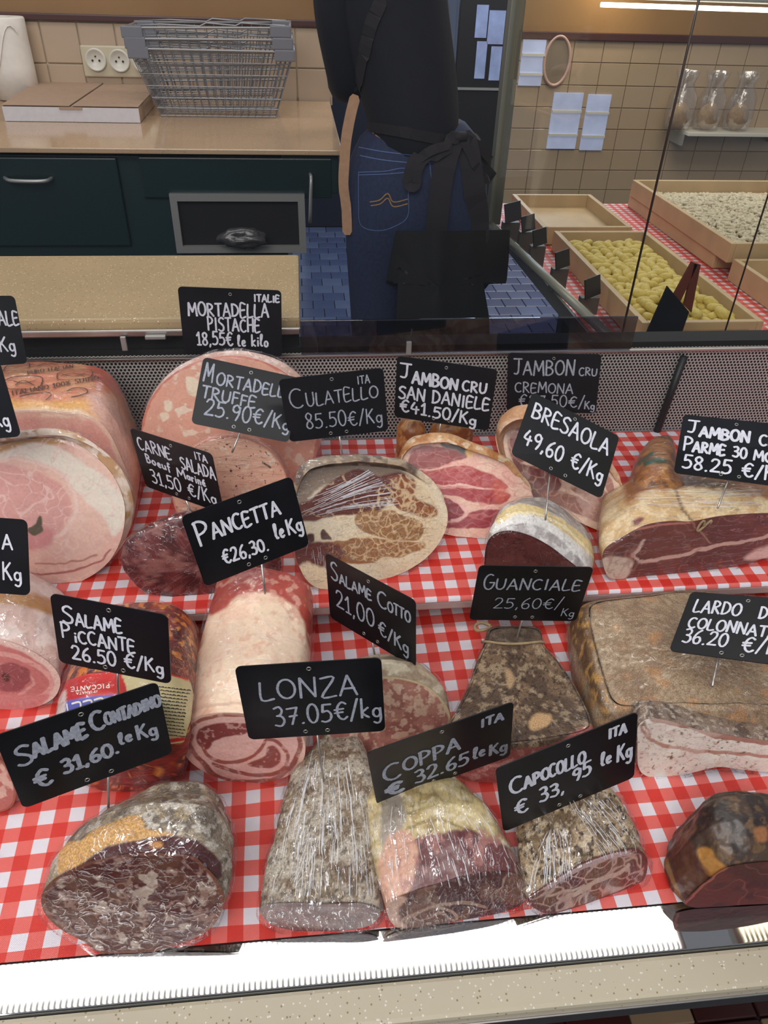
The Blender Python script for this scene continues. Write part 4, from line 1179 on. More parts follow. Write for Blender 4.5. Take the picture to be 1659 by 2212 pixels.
G = {  # handwritten glyphs: width, strokes; unit height
    'A': (.72, [[(0, 0), (.34, 1)], [(.34, 1), (.70, 0)], [(.10, .34), (.60, .36)]]),
    'B': (.62, [[(.04, 0), (.02, 1)], [(.0, .97)] + arc(.1, .76, .40, .24, 80, -80, 8) + [(.05, .52)], [(.05, .52)] + arc(.12, .26, .46, .27, 80, -85, 8) + [(0, .02)]]),
    'C': (.66, [arc(.38, .5, .36, .5, 55, 310, 14)]),
    'D': (.70, [[(.06, 0), (.04, 1)], [(.0, .98)] + arc(.1, .5, .54, .49, 80, -80, 12) + [(0, .02)]]),
    'E': (.56, [[(.52, .95), (.05, 1), (.03, 0), (.54, .05)], [(.05, .5), (.44, .54)]]),
    'F': (.52, [[(.50, .97), (.05, 1)], [(.05, 1), (.05, 0)], [(.05, .52), (.42, .54)]]),
    'G': (.72, [arc(.38, .5, .36, .5, 60, 350, 14) + [(.70, .46)], [(.42, .46), (.74, .46)]]),
    'H': (.68, [[(.05, 1), (.04, 0)], [(.62, 1), (.60, 0)], [(.05, .5), (.62, .52)]]),
    '%': (.70, [arc(.16, .78, .13, .2, 0, 360, 8), arc(.54, .22, .13, .2, 0, 360, 8), [(.60, 1), (.10, 0)]]),
    'I': (.30, [[(.15, 1), (.15, 0)]]),
    'J': (.66, [[(.0, 1), (.66, 1)], [(.42, 1), (.40, .25), (.28, .02), (.05, .05)]]),
    'K': (.60, [[(.06, 1), (.04, 0)], [(.52, .98), (.08, .46)], [(.2, .56), (.58, 0)]]),
    'L': (.56, [[(.06, 1), (.03, .02), (.54, .05)]]),
    'M': (.86, [[(.02, 0), (.1, 1)], [(.1, 1), (.42, .30)], [(.42, .30), (.74, 1)], [(.74, 1), (.84, 0)]]),
    'N': (.70, [[(.03, 0), (.06, 1)], [(.06, 1), (.62, .02)], [(.62, .02), (.66, 1)]]),
    'O': (.74, [arc(.37, .5, .35, .48, 100, 465, 18)]),
    'P': (.60, [[(.06, 0), (.05, 1)], [(.0, .96)] + arc(.1, .73, .44, .27, 80, -85, 9) + [(.06, .45)]]),
    'R': (.66, [[(.06, 0), (.05, 1)], [(.0, .96)] + arc(.1, .75, .42, .25, 80, -85, 9) + [(.08, .48)], [(.16, .48), (.62, 0)]]),
    'S': (.60, [[(.56, .90), (.34, 1.0), (.10, .88), (.08, .68), (.34, .52), (.54, .34), (.50, .10), (.24, 0), (.0, .10)]]),
    'T': (.62, [[(.0, .98), (.62, 1)], [(.32, 1), (.30, 0)]]),
    'U': (.68, [[(.04, 1), (.05, .3), (.2, .02), (.44, .03), (.6, .3), (.62, 1)]]),
    'Z': (.62, [[(.03, .98), (.58, 1), (.03, .02), (.62, .04)]]),
    '0': (.58, [arc(.29, .5, .27, .5, 100, 465, 16)]),
    '1': (.40, [[(.02, .72), (.24, 1)], [(.24, 1), (.24, 0)], [(.04, 0), (.42, 0)]]),
    '2': (.58, [[(.04, .80), (.16, .98), (.42, .96), (.50, .74), (.36, .44), (.02, .02)], [(.02, .02), (.58, .04)]]),
    '3': (.54, [[(.05, .93), (.32, 1), (.46, .80), (.34, .58), (.16, .54)], [(.16, .54), (.42, .48), (.52, .24), (.34, .0), (.02, .06)]]),
    '4': (.60, [[(.24, 1), (.02, .42), (.58, .42)], [(.40, .66), (.38, 0)]]),
    '5': (.56, [[(.54, .98), (.12, .98)], [(.12, .98), (.08, .56)], [(.08, .56), (.34, .62), (.52, .40), (.46, .12), (.22, 0), (.0, .06)]]),
    '6': (.56, [[(.46, .98), (.18, .72), (.04, .34), (.16, .03), (.42, .03), (.52, .26), (.40, .46), (.16, .42), (.06, .28)]]),
    '7': (.56, [[(.02, .94), (.56, .98)], [(.56, .98), (.22, 0)], [(.12, .48), (.52, .52)]]),
    '8': (.56, [[(.48, .86), (.28, 1.0), (.08, .84), (.14, .62), (.42, .40), (.50, .16), (.28, 0), (.06, .14), (.14, .40), (.42, .62), (.49, .84)]]),
    '9': (.54, [[(.48, .78), (.28, .98), (.06, .84), (.06, .60), (.26, .50), (.46, .62), (.49, .86)], [(.49, .86), (.46, .4), (.30, 0)]]),
    '.': (.20, [[(.06, .02), (.12, .05)]]), ',': (.20, [[(.12, .08), (.05, -.14)]]),
    '\u20ac': (.68, [[(.62, .88), (.42, 1), (.20, .80), (.14, .45), (.24, .12), (.46, .0), (.66, .14)], [(.0, .58), (.48, .62)], [(.0, .40), (.44, .43)]]),
    '/': (.40, [[(.0, -.12), (.40, 1.05)]]), ' ': (.38, []),
    'g': (.48, [arc(.22, .26, .19, .24, 60, 400, 12), [(.42, .50), (.42, -.16), (.26, -.36), (.06, -.28)]]),
    'a': (.46, [arc(.2, .24, .18, .22, 60, 400, 12), [(.40, .46), (.40, .02)]]),
    'e': (.40, [[(.04, .26), (.34, .32), (.26, .52), (.08, .44), (.05, .18), (.2, .0), (.38, .08)]]),
    'l': (.30, [[(.02, .2), (.2, .8), (.16, 1), (.06, .82), (.08, .1), (.24, .02)]]),
    'k': (.46, [[(.06, 1), (.04, 0)], [(.38, .52), (.08, .26), (.42, 0)]]),
    'i': (.20, [[(.1, .5), (.1, 0)], [(.1, .72), (.12, .76)]]),
    'f': (.34, [[(.32, .9), (.2, 1), (.14, .8), (.14, -.2)], [(.02, .5), (.30, .52)]]),
    'o': (.44, [arc(.2, .25, .18, .24, 90, 450, 12)]),
    'u': (.46, [[(.04, .5), (.06, .1), (.2, 0), (.36, .14), (.38, .5)], [(.38, .5), (.42, 0)]]),
    'r': (.36, [[(.06, .5), (.06, 0)], [(.06, .34), (.18, .5), (.32, .48)]]),
    'n': (.46, [[(.05, .5), (.05, 0)], [(.05, .36), (.2, .5), (.34, .4), (.36, 0)]]),
    'm': (.7, [[(.05, .5), (.05, 0)], [(.05, .36), (.18, .5), (.30, .4), (.32, 0)], [(.32, .36), (.46, .5), (.58, .4), (.60, 0)]]),
    '\u00e9': (.40, [[(.04, .26), (.34, .32), (.26, .52), (.08, .44), (.05, .18), (.2, .0), (.38, .08)], [(.16, .66), (.34, .82)]]),
    'd': (.5, [arc(.2, .24, .18, .22, 60, 400, 12), [(.42, 1.0), (.42, .02)]]),
    'q': (.56, [arc(.24, .28, .2, .25, 60, 400, 12), [(.44, .50), (.30, .02), (.12, -.22), (.40, -.26)]]),
}


def textlines(txt, u0, v0, u1, v1, hgt, Wt, Ht, slant=.0):
    """strokes in board metres; baseline from (u0,v0) to (u1,v1) in board fractions, v downwards; cap height a fraction of board height"""
    gap = .16; tot = sum(G[c][0] + gap for c in txt) - gap
    a = np.array([(u0 - .5) * Wt, (.5 - v0) * Ht]); b_ = np.array([(u1 - .5) * Wt, (.5 - v1) * Ht]); L = np.linalg.norm(b_ - a)
    ex = (b_ - a) / L; sx = L / tot; sy = hgt * Ht; ey = np.array([slant, 1.0]); out = []; x = 0
    for c in txt:
        w, st = G[c]; jy = random.uniform(-.04, .04); js = random.uniform(.93, 1.07)
        for s_ in st:
            q = np.array(s_, float)
            if len(q) > 2: q = catmull(q, 4, False)
            out.append(a + np.outer((x + q[:, 0]) * sx, ex) + np.outer((q[:, 1] * js + jy) * sy, ey))
        x += w + gap
    return out


def pnp(quad, Wt, Ht):
    """pose of a flat board of known size from its four corners"""
    quad = np.asarray(quad, float)
    O = np.array([[-Wt / 2, Ht / 2, 0], [Wt / 2, Ht / 2, 0], [Wt / 2, -Ht / 2, 0], [-Wt / 2, -Ht / 2, 0]])
    z = F * Wt / np.linalg.norm(quad[1] - quad[0]); c = quad.mean(0)
    best = None
    for rx0, ry0 in ((-.9, -.5), (-.9, 0), (-.9, .5), (-.3, -.5), (-.3, 0), (-.3, .5), (.3, 0)):
        p = np.array([rx0, ry0, 0., (c[0] - CX) * z / F, -(c[1] - CY) * z / F, -z])

        def rot(p): return np.array((Matrix.Rotation(p[2], 3, 'Z') @ Matrix.Rotation(p[1], 3, 'Y') @ Matrix.Rotation(p[0], 3, 'X')))

        def res(p):
            q = O @ rot(p).T + p[3:]
            return np.r_[CX + F * q[:, 0] / -q[:, 2] - quad[:, 0], CY - F * q[:, 1] / -q[:, 2] - quad[:, 1]]
        for it in range(60):
            r = res(p); J = np.zeros((8, 6))
            for k in range(6):
                d = np.zeros(6); d[k] = 1e-6; J[:, k] = (res(p + d) - r) / 1e-6
            dp = np.linalg.solve(J.T @ J + np.eye(6) * 1e-3, -J.T @ r); p = p + np.clip(dp, -.3, .3)
        e = np.sum(res(p) ** 2)
        if best is None or e < best[0]: best = (e, p)
    p = best[1]; Rb = R @ rot(p); t = R @ p[3:] + CAM
    return Rb, t, best[0]


PINS = {}


SCALE = dict(mort_t=.84, cula=.88, bres=.90, panc=.86, carn=.86, picc=.76, cont=.90, lard=.90, ale=.84, tg=.78, tA=.78, tD=.78, lonz=.92, guan=.90, sand=.95, crem=.97, parm=.94, cott=.92)


def price(key, quad, lines, pin, label, bold=1.0, Wt=.105, Ht=.0755, mat='chalk', eye=((.5, .08), (.42, .93), (.58, .93))):
    k_ = SCALE.get(key, 1.0); Wt = .105 * k_; Ht = .0755 * k_
    Rb, t, err = pnp(quad, Wt, Ht)
    T = empty('price_tag', t, label, 'price tag')
    r_ = .0045; pts = []
    for cx, cy, a0 in ((Wt / 2 - r_, Ht / 2 - r_, 0), (-Wt / 2 + r_, Ht / 2 - r_, 90), (-Wt / 2 + r_, -Ht / 2 + r_, 180), (Wt / 2 - r_, -Ht / 2 + r_, 270)):
        pts += arc(cx, cy, r_, r_, a0, a0 + 90, 5)
    n = len(pts); V = [(x, y, .0004) for x, y in pts] + [(x, y, -.0004) for x, y in pts]
    Fc = [tuple(range(n)), tuple(range(2 * n - 1, n - 1, -1))] + [(i, n + i, n + (i + 1) % n, (i + 1) % n) for i in range(n)]
    V = np.array(V) @ Rb.T + t
    mesh('board', V, Fc, M['slate'], T)
    parts = []
    for ln in lines:
        txt, u0, v0, u1, v1, h_ = ln[:6]; bo = ln[6] if len(ln) > 6 else 1.0
        for s_ in textlines(txt, u0, v0, u1, v1, h_, Wt, Ht):
            if len(s_) < 2: continue
            P = np.column_stack([s_, np.full(len(s_), .0006)]); parts.append(ribbon(P, np.tile([0, 0, 1.], (len(P), 1)), .0020 * k_ * bold * bo, .25))
    V, Fc = join(parts); V = V + np.column_stack([np.zeros(len(V)), np.zeros(len(V)), np.random.rand(len(V)) * .0001])
    mesh('lettering', V @ Rb.T + t, Fc, M[mat], T, label='handwritten white marker lettering')
    for u, v in eye:
        c_ = np.array([(u - .5) * Wt, (.5 - v) * Ht, .0005])
        Ve, Fe = tubem([c_ + np.array([.0014 * math.cos(a_), .0014 * math.sin(a_), 0]) for a_ in np.linspace(0, 2 * math.pi, 14)[:-1]], .00035, 5, True)
        mesh('eyelet', Ve @ Rb.T + t, Fe, M['ring'], T, True)
    if pin:
        # foot where the pin enters the meat, in the plane of the board
        nrm = Rb[:, 2]; tip = atpl(pin[0], pin[1], t, nrm)
        up = Rb @ np.array([pin[2] * Wt if len(pin) > 2 else 0, -Ht / 2 + .004, 0]) + t - nrm * .0008
        dn = (tip - up); tip2 = tip + dn / np.linalg.norm(dn) * .014
        tube('pin', [up, tip, tip2], .0009, M['pin'], T, 8)
        PINS[key] = tip
    return T


price('mort_p', [(384, 618), (607, 628), (610, 770), (398, 765)],
      [('ITALIE', .73, .17, .98, .17, .095, .9), ('MORTADELLA', .08, .41, .87, .40, .19), ('PISTACHE', .26, .62, .78, .62, .19), ('18,55\u20ac', .14, .84, .50, .84, .2), ('le kilo', .55, .84, .86, .84, .17)],
      (488, 790), 'black price tag reading MORTADELLA PISTACHE 18,55, highest tag at the back')
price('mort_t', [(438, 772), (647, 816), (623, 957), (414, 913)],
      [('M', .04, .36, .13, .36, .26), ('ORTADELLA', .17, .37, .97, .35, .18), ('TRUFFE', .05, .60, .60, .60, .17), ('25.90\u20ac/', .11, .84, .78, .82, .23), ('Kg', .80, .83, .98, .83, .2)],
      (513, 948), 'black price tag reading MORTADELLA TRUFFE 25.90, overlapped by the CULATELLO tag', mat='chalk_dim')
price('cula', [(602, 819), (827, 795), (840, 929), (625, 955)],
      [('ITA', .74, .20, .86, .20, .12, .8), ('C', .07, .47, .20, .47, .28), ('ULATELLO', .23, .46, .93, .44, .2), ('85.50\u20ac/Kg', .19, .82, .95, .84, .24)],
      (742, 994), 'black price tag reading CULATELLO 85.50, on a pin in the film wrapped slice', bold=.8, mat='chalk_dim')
price('sand', [(859, 768), (1074, 798), (1057, 930), (850, 900)],
      [('J', .04, .33, .15, .33, .22), ('AMBON', .17, .40, .63, .40, .18, 1.2), ('CRU', .68, .40, .92, .40, .16), ('SAN DANIELE', .04, .66, .97, .66, .19), ('\u20ac41.50/Kg', .06, .88, .86, .93, .19)],
      (945, 952), 'black price tag reading JAMBON CRU SAN DANIELE 41.50, over the red ham', bold=1.15)
price('crem', [(1098, 762), (1299, 765), (1288, 893), (1093, 887)],
      [('JAMBON', .07, .36, .73, .36, .24), ('CRU', .78, .35, .97, .35, .12, .8), ('CREMONA', .09, .66, .73, .66, .17, .8), ('\u20ac27.50\u20ac/', .14, .90, .86, .90, .19, .8), ('Kg', .87, .92, .98, .93, .13, .8)],
      (1190, 935), 'black price tag reading JAMBON CRU CREMONA, behind the BRESAOLA tag', mat='chalk_dim')
price('bres', [(1144, 847), (1343, 943), (1294, 1078), (1109, 980)],
      [('BRESAOLA', .07, .36, .93, .36, .24), ('49,60 \u20ac/Kg', .07, .78, .95, .78, .22)],
      (1181, 1092, -.08), 'black tilted price tag reading BRESAOLA 49,60', bold=1.15)
price('parm', [(1474, 894), (1716, 922), (1700, 1052), (1457, 1023)],
      [('J', .06, .30, .16, .30, .2), ('AMBON', .18, .36, .63, .36, .18, 1.3), ('CRU', .72, .38, .95, .38, .16), ('P', .05, .61, .13, .61, .22), ('ARME', .14, .62, .43, .62, .17, 1.2), ('30 MOIS', .50, .62, .97, .66, .17), ('58.25 \u20ac/Kg', .07, .90, .97, .92, .21)],
      (1560, 1072), 'black price tag reading JAMBON CRU PARME 30 MOIS, at the right edge', bold=1.15)
price('carn', [(282, 924), (456, 980), (486, 1110), (314, 1050)],
      [('CARNE', .06, .32, .47, .32, .19), ('SALADA', .58, .42, .99, .42, .20), ('ITA', .78, .17, .93, .17, .11, .8), ('B', .12, .52, .17, .52, .14), ('oeuf', .19, .52, .42, .54, .14), ('M', .50, .58, .60, .58, .15), ('arin\u00e9', .62, .58, .84, .60, .14), ('31,50 \u20ac/Kg', .12, .86, .94, .86, .22)],
      (413, 1106), 'black tilted price tag reading CARNE SALADA 31,50, left of the PANCETTA tag')
price('panc', [(389, 1114), (630, 1031), (668, 1175), (444, 1269)],
      [('P', .07, .45, .18, .45, .34), ('ANCETTA', .20, .42, .82, .42, .20), ('\u20ac26,30.', .22, .80, .63, .84, .18, .9), ('le', .72, .74, .80, .74, .22), ('Kg', .84, .74, .98, .76, .22)],
      (573, 1290, .04), 'black tilted price tag reading PANCETTA 26,30, above the pale rolled pancetta', bold=1.2)
price('cott', [(703, 1193), (898, 1298), (898, 1443), (714, 1334)],
      [('S', .06, .34, .14, .34, .26), ('ALAME', .16, .34, .53, .34, .15), ('C', .60, .36, .70, .36, .22), ('OTTO', .71, .35, .95, .35, .15), ('21,00', .10, .74, .55, .74, .26), ('\u20ac/Kg', .60, .78, .93, .84, .20)],
      (810, 1420), 'grey black price tag reading SALAME COTTO 21,00, turned sideways', mat='chalk_dim')
price('guan', [(1036, 1221), (1282, 1225), (1245, 1341), (1012, 1338)],
      [('G', .07, .42, .16, .42, .26), ('UANCIALE', .18, .41, .94, .41, .19), ('25,60\u20ac/', .20, .76, .82, .76, .20, .7), ('Kg', .84, .90, .96, .90, .15, .6)],
      (1113, 1390), 'black price tag reading GUANCIALE 25,60, leaning over the bresaola front', bold=.85, mat='chalk_dim')
price('lard', [(1493, 1276), (1760, 1302), (1725, 1441), (1445, 1409)],
      [('LARDO', .08, .34, .47, .34, .20), ('DI', .62, .34, .72, .34, .20), ('COLONNATA', .08, .60, .80, .62, .17), ('36.20', .08, .84, .44, .84, .21), ('\u20ac/Kg', .56, .86, .92, .86, .21)],
      (1545, 1452, -.1), 'black price tag reading LARDO DI COLONNATA 36.20, over the big brown slab')
price('picc', [(108, 1282), (363, 1328), (370, 1478), (129, 1429)],
      [('S', .09, .37, .18, .37, .24), ('ALAME', .20, .38, .60, .38, .18), ('P', .06, .60, .14, .60, .22), ('iCCANTE', .17, .63, .70, .63, .18), ('26.50', .13, .89, .52, .89, .20), ('\u20ac/Kg', .60, .86, .94, .86, .21)],
      (255, 1488, .02), 'black price tag reading SALAME PICCANTE 26.50, above the CONTADINO tag', bold=1.1)
price('cont', [(-9, 1590), (335, 1473), (379, 1625), (44, 1746)],
      [('S', .07, .46, .16, .46, .24), ('ALAME', .17, .40, .50, .36, .17, 1.4), ('C', .54, .34, .62, .34, .24, 1.2), ('ONTADINO', .63, .32, .99, .30, .15, 1.1), ('\u20ac', .12, .80, .22, .80, .20, 1.2), ('31,60.', .30, .74, .66, .72, .17, 1.2), ('le', .68, .62, .76, .62, .15), ('Kg', .80, .64, .93, .66, .18)],
      (234, 1726, .06), 'big black tilted price tag reading SALAME CONTADINO 31,60', bold=1.2, mat='chalk_dim')
price('lonz', [(507, 1440), (823, 1420), (833, 1578), (537, 1597)],
      [('LONZA', .14, .46, .82, .46, .25), ('37.05\u20ac/kg', .21, .83, .98, .78, .25)],
      (696, 1668, .0), 'black price tag reading LONZA 37.05, nearest the middle', bold=.95, mat='chalk_dim')
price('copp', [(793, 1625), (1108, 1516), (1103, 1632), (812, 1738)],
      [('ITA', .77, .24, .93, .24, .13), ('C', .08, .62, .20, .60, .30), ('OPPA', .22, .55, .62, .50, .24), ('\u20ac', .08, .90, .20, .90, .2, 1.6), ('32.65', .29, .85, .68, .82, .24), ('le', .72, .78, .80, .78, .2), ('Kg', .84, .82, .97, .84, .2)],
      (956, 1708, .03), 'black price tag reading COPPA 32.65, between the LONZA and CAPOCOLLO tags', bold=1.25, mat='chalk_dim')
price('capo', [(1070, 1661), (1377, 1536), (1369, 1679), (1087, 1796)],
      [('ITA', .79, .22, .92, .22, .13), ('C', .08, .45, .17, .45, .24), ('APO', .18, .45, .36, .44, .16, 1.1), ('COLLO', .36, .44, .62, .42, .18), ('\u20ac', .10, .80, .19, .80, .20), ('33,', .28, .76, .46, .76, .20), ('95', .53, .66, .66, .64, .2), ('le', .74, .58, .81, .58, .2), ('Kg', .86, .62, .97, .62, .24)],
      (1221, 1790, .0), 'black price tag reading CAPOCOLLO 33,95', bold=1.2)
price('ale', [(-192, 640), (30, 638), (60, 786), (-158, 800)],
      [('NAZION', .10, .44, .72, .43, .2), ('ALE', .78, .42, .99, .42, .2), ('\u20ac/', .55, .80, .70, .80, .2), ('Kg', .74, .80, .90, .80, .2)], (-60, 815), 'black price tag cut by the left edge, word ending in ALE, topmost')
price('tg', [(-222, 800), (-3, 782), (48, 941), (-170, 963)],
      [('COTTO', .15, .4, .7, .4, .2), ('\u20ac/Kg', .60, .84, .93, .84, .2)], (-60, 985), 'black price tag cut by the left edge, showing a single letter g')
price('tA', [(-180, 1106), (56, 1123), (68, 1286), (-172, 1270)],
      [('BRAS', .30, .40, .74, .40, .2), ('A', .77, .40, .86, .40, .2), ('\u20ac/', .55, .80, .72, .80, .2), ('Kg', .76, .80, .93, .80, .22)], (-50, 1290), 'black price tag at the left edge ending in A and Kg, above the folded ham')
price('tD', [(-222, 1375), (-6, 1388), (17, 1510), (-207, 1497)],
      [('COPPA', .15, .4, .8, .4, .2)], (-90, 1530), 'sliver of a black price tag at the left edge, in front of the folded ham')

# ================================================================ CURED MEATS
def Z(ox, oy, k, pts): return [(ox + a / k, oy + b_ / k) for a, b_ in pts]


FM = {
    'fine': filmmat('cling_film', .0, (1, 1, 1), 55, .35, .003, .12),
    'streak': filmmat('cling_film_streaked', .0, (1.0, .10, .35), 260, .9, .004, .5),
    'cross': filmmat('cling_film_pulled', .0, (.12, 1.0, 1.0), 210, .7, .004, .4, (0, 0, .5)),
    'heavy': filmmat('cling_film_crumpled', .0, (1, 1, 1), 95, .9, .004, .45),
}
MM = {
    'face': meatmat('cut_meat', .38, .10, 500, .25, 300, .08, .0008, .02),
    'fat': meatmat('soft_fat', .40, .06, 400, .25, 160, .25, .0010, .05),
    'mould': meatmat('mouldy_rind', .8, .40, 800, .7, 300, .0, .0012),
    'pepper': meatmat('peppered_rind', .85, .42, 1000, .6, 700, .0, .0007),
    'skin': meatmat('cured_skin', .42, .16, 350, .5, 160, .2, .0014),
}


def frame_(p1, p2, lean, dk):
    A = deck(*p1, dk); B = deck(*p2, dk); t = B - A; t[2] = 0; t /= np.linalg.norm(t)
    n0 = np.array([t[1], -t[0], 0.0])
    if np.dot(n0, CAM - A) < 0: n0 = -n0
    a = math.radians(lean); n = n0 * math.cos(a) + np.array([0, 0, math.sin(a)]); v = np.array([0, 0, math.cos(a)]) - n0 * math.sin(a)
    return A, t, n0, n, v


def grid(nr, n, closed_first=False, flip=False):
    Fc = []
    for r_ in range(nr - 1):
        for k in range(n):
            l = (k + 1) % n; f = (r_ * n + k, r_ * n + l, (r_ + 1) * n + l, (r_ + 1) * n + k); Fc.append(f[::-1] if flip else f)
    return Fc


BODIES = {}


def meat(name, label, cat, outline, p1, p2, dk='L', lean=0, L=.1, prof=((0, 1, 1), (1, .9, .9)), shift=0, dz=0, dome=.35, dome_f=0,
         base=(150, 130, 110), layers=(), fbase=None, flayers=(), bmat='skin', fmat='face', film='fine', disp=.003, seed=1, facegrid=(240, 70), N=240, NR=80, ppow=1.0):
    A, tv, n0, n, v = frame_(p1, p2, lean, dk); up = np.array([0, 0, 1.])
    o2 = ring2d(outline, N); ring0 = np.array([atpl(a, b_, A, n) for a, b_ in o2])
    c0 = ring0.mean(0); piv = A + tv * np.dot(c0 - A, tv)
    la = (ring0 - piv) @ tv; lh = (ring0 - piv) @ v; hc = lh.max() * .5

    def dz_(y): return (lowz(y) if dk == 'L' else ZU)
    pr = np.array(prof, float); tt = pr[:, 0]

    def ring(t, extra=1.0, out=0.0):
        ts = min(t, 1.0); su = np.interp(ts, tt, pr[:, 1]) * extra; sv = np.interp(ts, tt, pr[:, 2])
        vv = v * (1 - min(1, t * 1.5)) + up * min(1, t * 1.5); vv = vv / np.linalg.norm(vv)
        off = -n0 * L * t + tv * shift * t
        hh = hc * sv + (lh * sv - hc * sv) * extra
        if out:
            r2 = np.stack([la * su, hh - hc * sv], 1); nn = np.linalg.norm(r2, axis=1)[:, None] + 1e-9; r2 = r2 * (1 + out / nn)
            P = piv + off + np.outer(r2[:, 0], tv) + np.outer(r2[:, 1] + hc * sv, vv)
        else: P = piv + off + np.outer(la * su, tv) + np.outer(hh, vv)
        P = P.copy(); P[:, 2] += dz * max(t, 0) ** 1.5 + (dz_(P[:, 1].mean()) - dz_(piv[1])) * 1.0
        return P
    # smooth the profile
    ts = np.linspace(0, 1, NR)

    def allrings(out):
        rr = []
        if dome_f:
            for a in np.linspace(math.pi / 2 * .98, .12, 12): rr.append((-dome_f * math.sin(a), math.cos(a) if a < 1.5 else .02))
        for t in ts: rr.append((t, 1.0))
        for a in np.linspace(.12, math.pi / 2 * .985, 16): rr.append((1 + dome * math.sin(a), math.cos(a)))
        return [ring(t, e, out) for t, e in rr], rr
    rings, rr = allrings(0); nr = len(rings)
    V = np.vstack(rings)
    cen = np.repeat(np.array([r_.mean(0) for r_ in rings]), N, axis=0)
    dirv = V - cen; dirv /= np.linalg.norm(dirv, axis=1)[:, None] + 1e-9
    tf = np.repeat(np.array([t for t, e in rr]), N); fade = 1.0 if dome_f else ss(0, .12, tf)
    d = (fbm(V * 1000 / 28, seed, 4) - .5) * 2 * disp + (fbm(V * 1000 / 7, seed + 9, 2) - .5) * disp * .5
    V = V + dirv * (d * fade)[:, None]
    fl_ = np.array([dz_(y) for y in V[:, 1]]) + .0006; V[:, 2] = np.maximum(V[:, 2], fl_)
    if dk == 'U': V[:, 2] = np.where(V[:, 1] < .4965, V[:, 2], V[:, 2])
    Fc = grid(nr, N)
    if not dome_f: Fc = Fc + [tuple(range(N))[::-1]]
    Fc = Fc + [tuple((nr - 1) * N + k for k in range(N))]
    T = empty(name, (float(piv[0]), float(piv[1]), float(dz_(piv[1]))), label, cat)
    col = paint(V, base, layers, seed)
    body = mesh('body' if fbase is not None else 'body', V, Fc, MM[bmat], T, True, col=col)
    face = None
    if fbase is not None:
        n1, m1 = facegrid; o3 = ring2d(outline, n1); rf = np.array([atpl(a, b_, A + n * .0014, n) for a, b_ in o3])
        flz = np.array([dz_(y) for y in rf[:, 1]]) + .0008; rf[:, 2] = np.maximum(rf[:, 2], flz); cf = rf.mean(0)
        ks = np.linspace(.0, 1, m1) ** .8; VF = np.vstack([cf + (rf - cf) * max(k, .003) for k in ks])
        VF = VF + np.outer((fbm(VF * 1000 / 12, seed + 4, 3) - .5) * .0012 * (1 - np.repeat(ks, n1) ** 6), n)
        cf_ = paint(VF, fbase, flayers, seed + 100, np.repeat(ks, n1))
        face = mesh('cut_face', VF, grid(m1, n1, flip=True) + [tuple(range(n1))], MM[fmat], T, True, col=cf_)
        nrm = face.data.polygons[len(face.data.polygons) // 2].normal
        if nrm.dot(Vector(n)) < 0: face.data.flip_normals()
    if film:
        rings, rr = allrings(.0012); N2 = N
        if not dome_f:
            r0 = rings[0] + n * .0032; c_ = r0.mean(0)
            pre = [c_ + (r0 - c_) * k for k in (.01, .25, .5, .75, .93, 1.0)]; rings = pre + rings[1:]; rr = [(0, 1)] * 6 + rr[1:]
        V = np.vstack(rings); cen = np.repeat(np.array([r_.mean(0) for r_ in rings]), N, axis=0); dirv = V - cen; dirv /= np.linalg.norm(dirv, axis=1)[:, None] + 1e-9
        tf = np.repeat(np.array([t for t, e in rr]), N); fade = ss(0, .06, tf) if not dome_f else 1.0
        d = (fbm(V * 1000 / 28, seed, 4) - .5) * 2 * disp + np.abs(fbm(V * 1000 / 9, seed + 21, 3) - .5) * .0045
        V = V + dirv * (d * fade + .0007)[:, None]
        fl_ = np.array([dz_(y) for y in V[:, 1]]) + .0003; V[:, 2] = np.maximum(V[:, 2], fl_)
        Fc = grid(len(rings), N); mesh('plastic_wrap', V, Fc, FM[film], T, True)
    bb = bvh_of(body); BODIES[name + label[:6]] = (body, bb, T, face)
    pb = proj(np.vstack(rings)); print('MEAT %-22s px x %4d-%4d y %4d-%4d' % (label[:22], pb[:, 0].min(), pb[:, 0].max(), pb[:, 1].min(), pb[:, 1].max()))
    return T, body, bb, face


def knot(name, b_or_p, s, film, parent, seed=1, label=None):
    """a gathered tail of film"""
    V = []; sg = 40; nn = 14
    for i in range(nn + 1):
        t = i / nn; r_ = .25 + .75 * math.sin(t * 2.6) ** 2
        for k in range(sg):
            a = 2 * math.pi * k / sg; w = 1 + .35 * math.sin(a * 7 + seed) + .2 * math.sin(a * 13 + t * 4)
            V.append((r_ * w * math.cos(a), r_ * w * math.sin(a) * .5, (t - .5) * 2))
    V = np.array(V); V = V + (fbm(V * 3 + seed, seed, 3) - .5)[:, None] * .7; V = V * np.array(s) + np.array(b_or_p)
    return mesh(name, V, grid(nn + 1, sg), FM[film], parent, True)


def patch(name, outline, b, base, layers, mat, parent, off=.0012, nn=(160, 40), label=None, smooth=True, seed=3):
    o2 = ring2d(outline, nn[0], smooth); c = o2.mean(0); P = []
    good = None
    for k in np.linspace(0, 1, nn[1]):
        for a, b2 in o2:
            q = (c[0] + (a - c[0]) * max(k, .01), c[1] + (b2 - c[1]) * max(k, .01)); p, n = cast(b, q[0], q[1], off)
            if p is None: p = good
            P.append(p); good = p
    P = np.array([x_ if x_ is not None else good for x_ in P])
    col = paint(P, base, layers, seed)
    return mesh(name, P, grid(nn[1], nn[0], flip=True), MM[mat] if isinstance(mat, str) else mat, parent, True, col=col, label=label)


